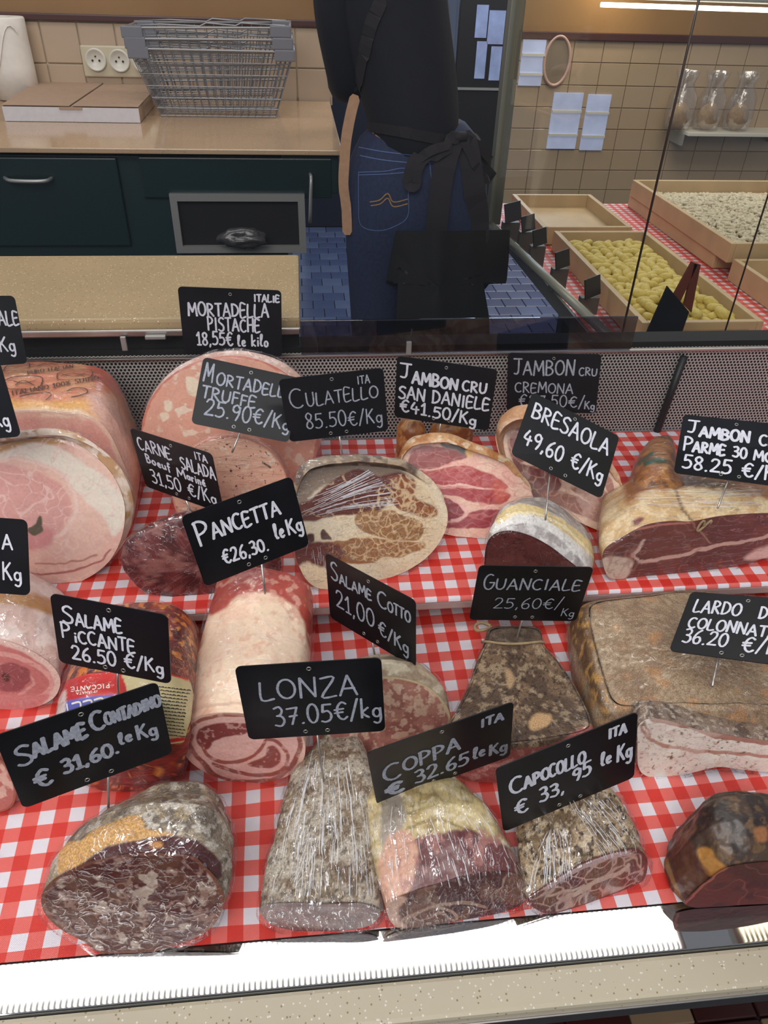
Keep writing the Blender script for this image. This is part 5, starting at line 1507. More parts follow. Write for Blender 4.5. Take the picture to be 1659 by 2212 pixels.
def text2d(txt, p0, p1, h, jx=1.0):
    gap = .16; tot = sum(G[c][0] + gap for c in txt) - gap; p0 = np.array(p0, float); p1 = np.array(p1, float)
    ex = (p1 - p0) / np.linalg.norm(p1 - p0); ey = np.array([ex[1], -ex[0]]); sx = np.linalg.norm(p1 - p0) / tot; x = 0; out = []
    for c in txt:
        w, st = G[c]
        for s_ in st: q = np.array(s_, float); out.append(p0 + np.outer((x + q[:, 0]) * sx, ex) + np.outer(q[:, 1] * h, ey))
        x += w + gap
    return out


cm, nt_, b_1, o_1 = newmat('film_fold_glint')  # whitish film folds, with highlight streaks put into the ribbon colour
b_1.inputs['Base Color'].default_value = (.85, .87, .92, 1); b_1.inputs['Roughness'].default_value = .22
tr_1 = nd(nt_, 'ShaderNodeBsdfTransparent'); mx_1 = nd(nt_, 'ShaderNodeMixShader'); mx_1.inputs[0].default_value = .55
nt_.links.new(tr_1.outputs[0], mx_1.inputs[1]); nt_.links.new(b_1.outputs[0], mx_1.inputs[2]); nt_.links.new(mx_1.outputs[0], o_1.inputs[0])


def folds(b, T, a0, a1, b0, b1, n, w=.00045, seg=(.15, .5), bend=6, seed=1, off=.0030):
    """white ribbons painting glints along folds of the film: n short lines running from edge a0-a1 towards edge b0-b1"""
    rs = np.random.RandomState(seed); pl = []
    a0, a1, b0, b1 = [np.array(v, float) for v in (a0, a1, b0, b1)]
    for k in range(n):
        u = rs.rand(); u2 = np.clip(u + rs.uniform(-.06, .06), 0, 1); p = a0 + (a1 - a0) * u; q = b0 + (b1 - b0) * u2
        t0 = rs.uniform(0, 1 - seg[0]); t1 = min(1, t0 + rs.uniform(*seg)); d = q - p; nrm = np.array([-d[1], d[0]]) / (np.linalg.norm(d) + 1e-9)
        pts = [p + d * t + nrm * bend * math.sin(t * 3 + u * 4) for t in np.linspace(t0, t1, 5)]; pl.append(pts)
    return strokes3('film_fold_glints', b, pl, w, cm, T, off, .8, step=5)


ink = plain('brown_stamp_ink', (92, 58, 44), .7); twine = plain('twine', (150, 128, 96), .9, 0, .2, 200)
printm = plain('black_print', (40, 30, 26), .6); wprint = plain('white_print', (230, 225, 215), .6)

# ---------------------------------------------------------------- front row, lower deck
T, B_, bb, fc = meat('salami', 'big coarse salami half with tan casing strip, front left, under the CONTADINO tag', 'salami',
     Z(0, 1600, 2.676, [(240, 900), (300, 810), (420, 740), (560, 690), (800, 650), (1000, 655), (1120, 670), (1200, 740), (1260, 810), (1295, 890), (1290, 950), (1250, 1050), (1150, 1130), (1000, 1190), (800, 1238), (600, 1236), (480, 1160), (350, 1090), (260, 1000)]),
     (150, 2055), (450, 2050), lean=12, L=.072, prof=((0, 1, 1), (.25, 1.0, 1.10), (.6, .92, 1.08), (.85, .78, .9), (1, .62, .72)), shift=.012, dome=.28, disp=.003,
     base=(150, 136, 118), bmat='mould', seed=3, film='heavy',
     layers=[('mot', 10, (112, 100, 88), .52, {'soft': .06}), ('mot', 5, (204, 196, 184), .57, {'soft': .03, 'a': .75}), ('mot', 3, (170, 150, 110), .62, {'a': .6}),
             ('poly', Z(0, 1600, 2.676, [(330, 760), (360, 610), (470, 570), (560, 505), (680, 460), (800, 430), (835, 470), (850, 505), (1010, 540), (820, 572), (700, 590), (560, 650), (480, 700), (400, 760)]), (204, 158, 98), {'soft': 3, 'warp': 14}),
             ('poly', Z(0, 1600, 2.676, [(430, 740), (500, 690), (650, 608), (850, 565), (1000, 548), (1150, 590), (1270, 700), (1260, 800), (1120, 680), (1000, 662), (800, 660), (560, 700)]), (78, 38, 38), {'soft': 3}),
             ('poly', Z(0, 1600, 2.676, [(860, 590), (920, 580), (940, 610), (880, 622)]), (196, 140, 80), {'soft': 3})],
     fbase=(84, 40, 36), flayers=[('mot', 26, (104, 66, 50), .52, {'soft': .05, 'a': .7}), ('mot', 8, (176, 154, 140), .65, {'soft': .02}), ('mot', 5, (150, 116, 104), .66, {'soft': .02, 'a': .8}), ('vein', 16, (168, 134, 120), .022, {'a': .5}), ('rim', 0, (120, 70, 52), .06)])

T, B_, bb, fc = meat('cured_loin', 'grey mouldy cured loin tapering to the back, under the LONZA tag', 'cured loin',
     [(562, 1972), (568, 1956), (615, 1950), (708, 1951), (772, 1950), (815, 1962), (821, 1976), (800, 1998), (760, 2008), (689, 2014), (633, 2010), (585, 1996)],
     (600, 2008), (790, 2008), lean=4, L=.135, prof=((0, 1, 1), (.15, .99, 1.2), (.45, .94, 1.3), (.7, .80, 1.2), (.88, .60, .95), (1, .42, .7)), shift=.010, dome=.10, disp=.003,
     base=(134, 116, 94), bmat='mould', seed=5, film='streak',
     layers=[('mot', 14, (112, 90, 70), .5, {'soft': .08}), ('mot', 16, (186, 178, 164), .5, {'soft': .08, 'a': .7}), ('mot', 3, (196, 186, 170), .56, {'soft': .05, 'a': .6}), ('mot', 2.2, (74, 58, 46), .61, {'a': .7})],
     fbase=(84, 36, 30), flayers=[('mot', 14, (104, 60, 46), .55, {'soft': .05, 'a': .6}), ('rim', 0, (84, 44, 36), .06)])

folds(bb, T, (670, 1625), (760, 1630), (590, 1935), (815, 1935), 75, seed=2, seg=(.08, .4))
folds(bb, T, (640, 1720), (700, 1800), (610, 1850), (640, 1930), 20, seed=3)

T, B_, bb, fc = meat('coppa', 'wrapped coppa with creamy casing and maroon cut, under the COPPA tag', 'coppa',
     [(834, 1962), (842, 1945), (876, 1932), (910, 1920), (951, 1909), (990, 1897), (1026, 1889), (1090, 1883), (1122, 1893), (1138, 1925), (1123, 1956), (1044, 1982), (951, 1999), (870, 2006), (845, 1992)],
     (870, 2005), (1110, 1965), lean=6, L=.095, prof=((0, 1, 1), (.2, 1.0, 1.16), (.5, .96, 1.2), (.75, .82, 1.1), (1, .58, .85)), shift=-.018, dome=.14, disp=.0035,
     base=(198, 178, 130), bmat='skin', seed=7, film='streak',
     layers=[('mot', 9, (160, 136, 84), .55, {'soft': .05, 'a': .7}), ('mot', 5, (222, 210, 182), .6, {'soft': .04, 'a': .7}),
             ('line', [(850, 1770), (890, 1745), (940, 1735), (1000, 1750), (1060, 1790)], (222, 206, 160), 7, {'a': .8}), ('line', [(880, 1790), (930, 1770), (985, 1782), (1060, 1830)], (140, 116, 66), 5, {'a': .8}),
             ('poly', Z(540, 1560, 2.676, [(760, 480), (860, 420), (900, 560), (860, 660), (800, 800), (770, 820)]), (160, 148, 134), {'soft': 5}),
             ('poly', Z(540, 1560, 2.676, [(940, 700), (1080, 640), (1250, 630), (1450, 700), (1580, 800), (1600, 1000), (1300, 1000), (900, 1100), (880, 900)]), (104, 54, 54), {'soft': 4, 'warp': 20}),
             ('poly', Z(540, 1560, 2.676, [(780, 700), (900, 620), (975, 720), (960, 830), (920, 1000), (850, 1110), (760, 1080), (740, 900)]), (208, 160, 136), {'soft': 6, 'warp': 16}),
             ('mot', 6, (168, 112, 104), .62, {'in': [(890, 1810), (1140, 1810), (1140, 1960), (890, 1960)], 'a': .7})],
     fbase=(80, 34, 32), flayers=[('mot', 22, (126, 84, 62), .54, {'soft': .05, 'a': .7}), ('vein', 20, (176, 140, 118), .022, {'a': .7}), ('line', [(870, 1985), (915, 1965), (960, 1952), (1010, 1950), (1050, 1962)], (172, 138, 116), 5, {'a': .8}), ('line', [(940, 1958), (975, 1968), (990, 1985)], (172, 138, 116), 5), ('poly', [(830, 1955), (850, 1938), (880, 1940), (862, 1962), (866, 1990), (880, 2002), (850, 2002)], (206, 164, 142), {'soft': 4})])

folds(bb, T, (850, 1740), (1040, 1740), (850, 1930), (1125, 1880), 50, seed=4, seg=(.06, .3))

T, B_, bb, fc = meat('capocollo', 'mould crusted capocollo with marbled cut turned right, under the CAPOCOLLO tag', 'capocollo',
     [(1140, 1940), (1163, 1922), (1227, 1881), (1279, 1855), (1339, 1837), (1376, 1834), (1398, 1855), (1393, 1896), (1368, 1914), (1301, 1941), (1249, 1963), (1189, 1974), (1155, 1962)],
     (1185, 1974), (1375, 1912), lean=10, L=.075, prof=((0, 1, 1), (.25, .99, 1.1), (.6, .9, 1.1), (1, .72, .85)), shift=.010, dome=.22, disp=.004,
     base=(164, 142, 114), bmat='mould', seed=9, film='streak',
     layers=[('mot', 12, (120, 98, 72), .5, {'soft': .06}), ('mot', 4, (196, 178, 150), .56, {'soft': .04, 'a': .8}), ('mot', 2.4, (70, 54, 38), .62, {}), ('poly', [(1262, 1760), (1300, 1775), (1325, 1810), (1310, 1825), (1275, 1795)], (96, 76, 52), {'soft': 6, 'a': .7})],
     fbase=(104, 50, 46), flayers=[('mot', 24, (120, 78, 54), .52, {'soft': .05, 'a': .8}), ('cell', 13, (190, 154, 140), .13, {}),
             ('line', Z(1160, 1640, 4.88, [(120, 1360), (300, 1240), (450, 1150), (620, 1080), (780, 1020), (950, 1000)]), (190, 160, 158), 9, {'warp': 6}),
             ('line', Z(1160, 1640, 4.88, [(380, 1430), (560, 1330), (680, 1270), (850, 1210), (960, 1120)]), (198, 164, 146), 8, {'warp': 8}), ('line', Z(1160, 1640, 4.88, [(100, 1440), (300, 1400), (500, 1330)]), (190, 160, 140), 4), ('rim', 0, (116, 50, 50), .07)])

folds(bb, T, (1190, 1790), (1215, 1790), (1145, 1920), (1235, 1890), 34, seed=5, seg=(.2, .7))
folds(bb, T, (1225, 1730), (1300, 1720), (1300, 1850), (1385, 1830), 40, seed=6, seg=(.08, .4))

T, B_, bb, fc = meat('smoked_ham', 'dark smoked ham chunk without wrap, at the right edge before the steel lip', 'smoked ham',
     [(1478, 1952), (1500, 1925), (1530, 1900), (1565, 1876), (1610, 1866), (1670, 1862), (1740, 1872), (1790, 1900), (1780, 1935), (1700, 1950), (1600, 1955), (1520, 1962)],
     (1500, 1958), (1740, 1945), lean=0, L=.045, prof=((0, 1.0, 1), (.2, 1.12, 1.12), (.5, 1.14, 1.25), (.9, 1.0, 1.2), (1, .92, 1.1)), shift=.004, dome=.22, disp=.004,
     base=(70, 52, 42), bmat='skin', seed=12, film=None,
     layers=[('mot', 12, (46, 36, 34), .5, {'soft': .07}), ('mot', 6, (108, 80, 50), .6, {'soft': .04, 'a': .7}), ('mot', 2, (120, 94, 62), .68, {'a': .35}),
             ('poly', Z(1040, 1560, 2.68, [(1250, 740), (1330, 730), (1370, 800), (1420, 860), (1370, 900), (1300, 880)]), (168, 118, 56), {'soft': 3, 'warp': 14}),
             ('poly', Z(1040, 1560, 2.68, [(1580, 620), (1640, 610), (1659, 680), (1600, 690)]), (150, 100, 62), {'soft': 5, 'warp': 10}),
             ('line', Z(1040, 1560, 2.68, [(1070, 800), (1100, 900), (1140, 1000), (1180, 1050)]), (150, 112, 66), 9, {'a': .8}),
             ('poly', Z(1040, 1560, 2.68, [(1100, 760), (1200, 680), (1260, 800), (1330, 900), (1230, 1040), (1150, 1020)]), (88, 46, 34), {'soft': 5, 'a': .7})],
     fbase=(104, 42, 36), flayers=[('mot', 20, (84, 34, 32), .52, {'soft': .06}), ('line', [(1482, 1950), (1530, 1902), (1575, 1872)], (168, 90, 74), 3), ('vein', 30, (150, 84, 70), .012, {'a': .5})])

# ---------------------------------------------------------------- middle of the lower deck
f4 = lambda p: Z(360, 1180, 2.592, p)
T, B_, bb, fc = meat('rolled_pancetta', 'pale rolled pancetta with a spiral cut face, standing out between the tags', 'pancetta',
     [(392, 1602), (396, 1572), (412, 1556), (450, 1543), (500, 1540), (560, 1548), (610, 1564), (645, 1582), (659, 1608), (655, 1642), (632, 1670), (585, 1688), (520, 1692), (455, 1674), (408, 1642)],
     (455, 1682), (590, 1692), lean=0, L=.134, prof=((0, 1, 1), (.3, 1.0, 1.06), (.7, .96, 1.0), (1, .92, .92)), shift=-.008, dz=.020, dome=.05, disp=.002, base=(240, 212, 186), bmat='fat', seed=15, film='fine', NR=110,
     layers=[('mot', 22, (230, 188, 164), .5, {'soft': .08, 'a': .7}), ('mot', 5, (214, 140, 116), .66, {'soft': .06, 'a': .4}), ('mot', 9, (238, 214, 186), .58, {'soft': .05, 'a': .6}),
             ('poly', [(430, 1310), (480, 1205), (560, 1190), (660, 1200), (705, 1300), (695, 1410), (668, 1400), (656, 1345), (632, 1308), (592, 1284), (550, 1280), (510, 1292), (470, 1325)], (176, 74, 62), {'soft': 4, 'warp': 10}),
             ('mot', 6, (214, 160, 142), .6, {'in': [(450, 1290), (560, 1190), (700, 1240), (690, 1420), (655, 1420), (600, 1300)], 'a': .7}),
             ('line', [(398, 1556), (430, 1530), (500, 1518), (560, 1522)], (206, 164, 140), 5, {'a': .6})],
     fbase=(228, 184, 174), flayers=[('rim', 0, (232, 190, 176), .1),
             ('line', f4([(100, 1090), (150, 1000), (260, 955), (400, 945), (560, 965), (690, 1020)]), (164, 100, 82), 6, {'warp': 5}),
             ('line', f4([(135, 1060), (130, 1120), (190, 1200), (270, 1280), (350, 1310), (460, 1320), (600, 1300), (700, 1230), (745, 1130), (740, 1060)]), (150, 84, 74), 9, {'warp': 6, 'brk': .2}),
             ('poly', f4([(165, 1090), (180, 1030), (260, 995), (360, 990), (470, 1000), (440, 1050), (350, 1062), (270, 1090), (240, 1130), (200, 1130)]), (134, 66, 64), {'soft': 2, 'warp': 6}),
             ('line', f4([(200, 1120), (240, 1180), (320, 1210), (430, 1200), (510, 1150), (550, 1090)]), (160, 92, 80), 6, {'warp': 5}),
             ('poly', f4([(560, 1130), (600, 1120), (640, 1170), (620, 1225), (550, 1245), (450, 1225), (520, 1190), (555, 1165)]), (144, 78, 70), {'soft': 2, 'warp': 5}),
             ('line', f4([(560, 1080), (620, 1100), (680, 1170), (650, 1250), (540, 1280), (400, 1265), (260, 1220)]), (156, 90, 78), 6, {'warp': 5}), ('mot', 3, (232, 190, 180), .64, {'a': .5})])

folds(bb, T, (430, 1480), (440, 1350), (640, 1500), (660, 1380), 26, .0003, seed=7, seg=(.05, .3), bend=14)
folds(bb, T, (440, 1340), (470, 1300), (400, 1560), (420, 1540), 14, .0003, seed=8)

T, B_, bb, fc = meat('cooked_salami', 'pale marbled cooked salami half, behind the LONZA tag', 'salami',
     [(705, 1560), (725, 1505), (775, 1472), (840, 1462), (905, 1474), (950, 1505), (973, 1548), (960, 1585), (925, 1612), (870, 1635), (800, 1648), (745, 1630), (712, 1600)],
     (745, 1640), (920, 1622), lean=14, L=.042, prof=((0, 1, 1), (.3, 1.01, 1.08), (.7, .95, 1.05), (1, .85, .9)), shift=0, dome=.3, disp=.002,
     base=(176, 158, 134), bmat='skin', seed=17, film='fine', layers=[('mot', 7, (214, 204, 180), .55, {'soft': .04, 'a': .7}), ('mot', 12, (140, 118, 96), .56, {'a': .6})],
     fbase=(178, 124, 112), flayers=[('mot', 12, (150, 92, 86), .5, {'soft': .06, 'a': .7}), ('mot', 6, (214, 184, 162), .58, {'soft': .04, 'a': .8}), ('mot', 3, (222, 196, 176), .64, {'a': .7}), ('rim', 0, (206, 186, 150), .05)])

T, B_, bb, fc = meat('hot_salami', 'fat red and orange speckled salami with a printed band label, under the PICCANTE tag', 'salami',
     [(118, 1590), (128, 1545), (175, 1512), (260, 1500), (350, 1510), (398, 1545), (410, 1590), (402, 1640), (385, 1680), (330, 1700), (250, 1706), (180, 1690), (135, 1650)],
     (190, 1704), (350, 1704), lean=0, L=.092, prof=((0, 1, 1), (.3, 1.0, 1.04), (.7, .97, 1.0), (1, .90, .9)), shift=-.006, dome=.22, dome_f=.12, disp=.002,
     base=(116, 40, 28), bmat='skin', seed=19, film='cross', layers=[('mot', 10, (84, 28, 24), .52, {'soft': .05}), ('mot', 7, (206, 116, 40), .6, {'soft': .03}), ('mot', 4, (226, 150, 70), .68, {'soft': .02}), ('mot', 5, (150, 44, 30), .6, {'a': .8})])
lab = patch('band_label', [(118, 1604), (120, 1540), (150, 1472), (200, 1457), (280, 1452), (350, 1454), (404, 1468), (412, 1500), (406, 1555), (396, 1598), (300, 1612), (200, 1612)], bb, (206, 190, 142),
     [('poly', [(100, 1620), (110, 1500), (150, 1466), (262, 1456), (262, 1620)], (192, 38, 34), {'soft': 1, 'warp': 1}), ('line', [(150, 1466), (200, 1456), (280, 1452), (350, 1453), (410, 1468)], (206, 40, 34), 6, {'warp': 1}),
      ('line', [(200, 1612), (300, 1610), (398, 1596)], (206, 40, 34), 7, {'warp': 1}), ('poly', [(128, 1535), (132, 1518), (175, 1508), (225, 1502), (258, 1502), (258, 1520), (200, 1530), (150, 1540)], (96, 100, 184), {'soft': 1.5, 'warp': 1}),
      ('poly', [(112, 1600), (124, 1520), (142, 1490), (140, 1540), (128, 1600)], (214, 196, 190), {'soft': 1.5, 'warp': 1})], meatmat('label_paper', .4, .02, 100, .05, 60, .4), T, .0022, label='cream and red printed band', smooth=False)
lb = bvh_of(lab)
strokes3('label_title', lb, text2d('PICCANTE', (236, 1477), (153, 1485), 9), .0007, wprint, lab, .0003, .1)
strokes3('label_subtitle', lb, text2d('SPIANATA', (211, 1491), (165, 1496), 5), .0004, wprint, lab, .0003, .1)
strokes3('label_name', lb, text2d('ELLI', (222, 1508), (140, 1522), 15), .0013, wprint, lab, .0003, .1)
fp = []
for k in range(15):
    y = 1484 + k * 7.2; x = 343 + (k % 3) * 3
    while x < 404 - k * .6:
        w = random.uniform(3, 9); fp.append([(x, y + (x - 343) * .12), (x + w * .5, y - .8 + (x - 343) * .12), (x + w, y + (x + w - 343) * .12)]); x += w + 2.2
strokes3('small_print', lb, fp, .0007, printm, lab, .0003, .6, step=1.5)


def slabtop(name, label, cat, top, z, dk, base, layers, bmat, film, seed, disp=.002, edge=.006, taper=1.02):
    """thick slab: outline on its top plane, rounded edge, sides down to the deck"""
    N = 260; o2 = ring2d(top, N); P = np.array([atz(a, b_, z) for a, b_ in o2]); c = P.mean(0); rings = []
    for k in np.linspace(.01, .93, 40): q = c + (P - c) * k; rings.append(q)
    for a in np.linspace(0, math.pi / 2, 8): q = c + (P - c) * (.93 + .07 * math.sin(a)); q[:, 2] = z - edge * (1 - math.cos(a)); rings.append(q)
    zb = np.array([(lowz(y) if dk == 'L' else ZU) for y in P[:, 1]]) + .0008
    for k in np.linspace(.06, 1, 22):
        q = c + (P - c) * (1 + (taper - 1) * math.sin(k * 2.4)); q[:, 2] = (z - edge) * (1 - k) + zb * k; rings.append(q)
    V = np.vstack(rings); d = (fbm(V * 1000 / 26, seed, 4) - .5) * 2 * disp; V[:, 2] += d * np.clip((V[:, 2] - (z - .03)) / .025, 0, 1); dv = V - c; dv[:, 2] = 0; dv /= np.linalg.norm(dv, axis=1)[:, None] + 1e-9
    V += dv * (d * np.clip((z - V[:, 2]) / .01, 0, 1) * 1.3)[:, None]
    col = paint(V, base, layers, seed); T = empty(name, (c[0], c[1], zb.mean()), label, cat)
    b = mesh('body', V, grid(len(rings), N, flip=True) + [tuple((len(rings) - 1) * N + k for k in range(N))], MM[bmat], T, True, col=col)
    if film:
        V2 = V + dv * .0012 + np.array([0, 0, .0012]); V2 = V2 + dv * (np.abs(fbm(V2 * 1000 / 9, seed + 4, 3) - .5) * .005)[:, None]; V2[:, 2] += (fbm(V2 * 1000 / 8, seed + 5, 3) - .35) * .002
        mesh('plastic_wrap', V2, grid(len(rings), N, flip=True), FM[film], T, True)
    return T, b, bvh_of(b)


zg = lowz(.42) + .040
T, B_, bb = slabtop('guanciale', 'triangular pepper crusted guanciale with twine at its tip, under the GUANCIALE tag', 'guanciale',
     [(1058, 1352), (1110, 1346), (1165, 1352), (1178, 1390), (1216, 1432), (1252, 1492), (1284, 1558), (1270, 1585), (1190, 1602), (1105, 1612), (1020, 1610), (962, 1578), (985, 1530), (1010, 1480), (1034, 1412), (1048, 1385)], zg, 'L',
     (118, 94, 72), [('mot', 14, (88, 68, 52), .5, {'soft': .07}), ('mot', 5, (168, 146, 118), .58, {'soft': .05, 'a': .7}), ('mot', 2.2, (56, 42, 32), .61, {'a': .8}), ('poly', [(1140, 1560), (1165, 1540), (1190, 1545), (1180, 1570), (1150, 1580)], (198, 160, 116), {'soft': 4, 'warp': 18}),
      ('poly', [(1090, 1445), (1105, 1450), (1112, 1480), (1098, 1485)], (176, 146, 110), {'soft': 5, 'warp': 12}), ('poly', [(1060, 1345), (1165, 1345), (1172, 1380), (1110, 1392), (1052, 1385)], (62, 50, 40), {'soft': 4, 'a': .7}),
      ('poly', [(960, 1585), (1020, 1614), (1105, 1618), (1190, 1608), (1290, 1575), (1300, 1760), (940, 1760)], (176, 96, 92), {'soft': 3, 'warp': 6}), ('mot', 8, (216, 158, 150), .52, {'in': [(960, 1630), (1300, 1640), (1300, 1760), (940, 1760)], 'soft': .05})], 'pepper', 'fine', 21)
pts = [atz(a, b_, zg - .012) for a, b_ in catmull([(1060, 1352), (1040, 1345), (1026, 1352), (1030, 1362), (1048, 1360), (1062, 1354)], 5, False)]
tube('twine_loop', pts, .0016, twine, T, 6)
tube('twine_tie', [cast(bb, a, b_, .002, (atz(a, b_, zg), None))[0] for a, b_ in catmull([(1046, 1388), (1080, 1393), (1120, 1394), (1176, 1388)], 5, False)], .0012, twine, T, 6)

zl = lowz(.47) + .046
T, B_, bb = slabtop('lardo_slab', 'large flat brown pepper crusted slab, under the LARDO tag', 'lardo',
     [(1262, 1300), (1340, 1286), (1480, 1272), (1600, 1284), (1720, 1300), (1800, 1400), (1800, 1525), (1600, 1530), (1500, 1530), (1400, 1529), (1330, 1536), (1303, 1520), (1290, 1480), (1276, 1430), (1262, 1370), (1256, 1330)], zl, 'L',
     (166, 142, 116), [('mot', 24, (142, 116, 92), .5, {'soft': .08}), ('mot', 1.8, (190, 170, 142), .55, {'soft': .05, 'a': .4}), ('mot', 1.8, (120, 96, 74), .57, {'soft': .05, 'a': .5}), ('mot', 14, (186, 134, 84), .64, {'a': .5}),
      ('poly', [(1225, 1345), (1258, 1300), (1272, 1330), (1282, 1420), (1305, 1520), (1320, 1545), (1300, 1545), (1260, 1450)], (110, 82, 56), {'soft': 5, 'warp': 12}), ('mot', 6, (190, 146, 84), .58, {'in': [(1225, 1345), (1262, 1300), (1300, 1450), (1320, 1550), (1290, 1550)]})], 'pepper', 'fine', 23, taper=1.05)

T, B_, bb, fc = meat('lardo_block', 'thick white lardo block with pink streaks, right edge below the brown slab', 'lardo',
     [(1377, 1600), (1379, 1568), (1400, 1553), (1440, 1556), (1510, 1576), (1600, 1592), (1700, 1606), (1790, 1620), (1790, 1668), (1700, 1668), (1659, 1668), (1600, 1662), (1550, 1657), (1500, 1668), (1430, 1680), (1396, 1676), (1379, 1655)],
     (1396, 1676), (1700, 1668), lean=6, L=.022, prof=((0, 1, 1), (.3, 1, 1.02), (1, .99, 1.0)), shift=0, dome=.18, disp=.0015,
     base=(136, 116, 100), bmat='pepper', seed=25, film='heavy', fmat='fat', facegrid=(320, 60),
     layers=[('mot', 8, (96, 78, 66), .5, {'soft': .06}), ('mot', 3, (190, 176, 160), .6, {'a': .7})],
     fbase=(240, 234, 222), flayers=[('line', [(1410, 1552), (1480, 1566), (1540, 1586), (1620, 1598), (1740, 1612)], (176, 128, 110), 12, {'warp': 8}), ('line', [(1385, 1570), (1398, 1592), (1420, 1606), (1480, 1620), (1560, 1626), (1660, 1634), (1760, 1645)], (190, 146, 128), 6, {'warp': 8}),
             ('line', [(1388, 1556), (1400, 1572), (1402, 1590)], (180, 140, 124), 4), ('mot', 2.5, (130, 100, 70), .73, {}), ('mot', 30, (236, 214, 204), .5, {'a': .4})])

# ---------------------------------------------------------------- left edge of the lower deck
T, B_, bb, fc = meat('folded_ham', 'wrapped boned ham with curled rings of muscle, left edge under the round ham slice', 'ham',
     [(-160, 1470), (-110, 1405), (-50, 1378), (0, 1380), (60, 1402), (110, 1435), (130, 1468), (120, 1503), (85, 1525), (40, 1533), (0, 1532), (-80, 1530), (-140, 1515)],
     (-80, 1534), (90, 1530), lean=8, L=.075, prof=((0, 1, 1), (.25, 1.04, 1.15), (.6, 1.05, 1.18), (1, .95, 1.05)), shift=-.004, dome=.3, disp=.003,
     base=(214, 182, 172), bmat='fat', seed=27, film='heavy', layers=[('mot', 14, (226, 206, 198), .5, {'soft': .06}), ('poly', [(-100, 1290), (0, 1275), (60, 1280), (120, 1300), (125, 1330), (60, 1310), (0, 1305)], (186, 136, 84), {'soft': 6, 'warp': 12})],
     fbase=(196, 120, 116), flayers=[('rim', 0, (226, 196, 184), .16), ('line', [(-120, 1480), (-60, 1425), (0, 1412), (60, 1428), (100, 1455), (112, 1478), (95, 1500), (50, 1515)], (218, 164, 156), 9, {'warp': 5}), ('line', [(-60, 1470), (-10, 1440), (30, 1440), (65, 1460), (72, 1482), (40, 1500)], (214, 160, 152), 5),
             ('poly', [(-20, 1450), (20, 1432), (60, 1445), (66, 1470), (40, 1492), (0, 1490)], (150, 80, 82), {'soft': 3}), ('poly', [(5, 1452), (22, 1460), (20, 1472), (8, 1466)], (84, 44, 40), {'soft': 2}), ('poly', [(-20, 1505), (60, 1500), (110, 1500), (60, 1540), (-20, 1540)], (206, 132, 130), {'soft': 4})])
T, B_, bb, fc = meat('small_salami', 'edge of a wrapped reddish salami, cut by the left border beside the CONTADINO tag', 'salami',
     [(-150, 1700), (-120, 1650), (-60, 1628), (0, 1640), (28, 1680), (34, 1720), (18, 1748), (-40, 1760), (-120, 1745)], (-110, 1760), (0, 1758), lean=8, L=.03, prof=((0, 1, 1), (.5, .95, 1.0), (1, .8, .85)), dome=.3,
     base=(172, 112, 96), bmat='skin', seed=29, film='fine', layers=[('mot', 8, (206, 170, 150), .56, {'soft': .05})], fbase=(182, 112, 102), flayers=[('mot', 8, (216, 180, 164), .58, {'soft': .04}), ('rim', 0, (150, 90, 74), .08)])

# ---------------------------------------------------------------- upper deck
z7 = lambda p: Z(0, 740, 2.9625, p)
T, B_, bb, fc = meat('cooked_ham', 'big cooked ham with printed orange rind, topmost at the left', 'ham',
     [(-190, 1000), (-180, 915), (-120, 885), (0, 884), (120, 888), (190, 898), (232, 930), (262, 990), (285, 1050), (288, 1100), (262, 1135), (150, 1150), (0, 1152), (-150, 1148)],
     (0, 1150), (250, 1148), 'U', lean=6, L=.12, prof=((0, 1, 1), (.2, 1.02, 1.05), (.6, .98, 1.05), (1, .90, .95)), shift=-.010, dome=.35, disp=.002,
     base=(208, 148, 112), bmat='skin', seed=31, film='fine', NR=100,
     layers=[('mot', 20, (196, 110, 84), .5, {'soft': .08, 'a': .7}), ('poly', z7([(-100, 380), (100, 370), (300, 375), (560, 370), (600, 420), (640, 520), (560, 440), (300, 450), (0, 450), (-100, 450)]), (222, 166, 96), {'soft': 8, 'warp': 8}),
             ('poly', z7([(-100, 425), (100, 420), (300, 425), (520, 430), (640, 520), (720, 640), (640, 620), (520, 520), (300, 500), (-100, 500)]), (228, 200, 168), {'soft': 6}),
             ('poly', z7([(560, 330), (700, 340), (800, 500), (850, 700), (860, 1000), (760, 900), (700, 640), (600, 450)]), (218, 172, 156), {'soft': 12, 'warp': 12}), ('poly', z7([(600, 80), (760, 180), (820, 330), (700, 300), (560, 180)]), (190, 96, 78), {'soft': 14})],
     fbase=(224, 172, 160), flayers=[('poly', z7([(-500, 420), (0, 420), (550, 430), (640, 520), (560, 500), (400, 480), (0, 490), (-500, 490)]), (236, 206, 184), {'soft': 4}), ('mot', 22, (212, 148, 140), .5, {'soft': .07, 'a': .6}), ('vein', 30, (232, 190, 180), .014, {'a': .7}), ('rim', 0, (226, 190, 172), .05)])
st = [z7([(30, 250), (100, 225), (240, 222), (275, 245), (240, 300), (110, 305), (50, 300), (30, 250)]), z7([(370, 205), (420, 190), (540, 182), (590, 195), (560, 235), (420, 245), (370, 240), (370, 205)]),
      z7([(130, 350), (200, 335), (300, 325), (330, 340), (300, 372)]), z7([(430, 320), (470, 300), (540, 300), (555, 330), (460, 355)]), z7([(20, 190), (60, 150), (180, 140), (190, 165)]), z7([(240, 160), (300, 140), (370, 150)]),
      z7([(90, 255), (150, 268), (230, 250)]), z7([(400, 210), (470, 225), (545, 205)]), z7([(390, 222), (470, 205), (540, 226)]), z7([(100, 280), (150, 250), (220, 282)])]
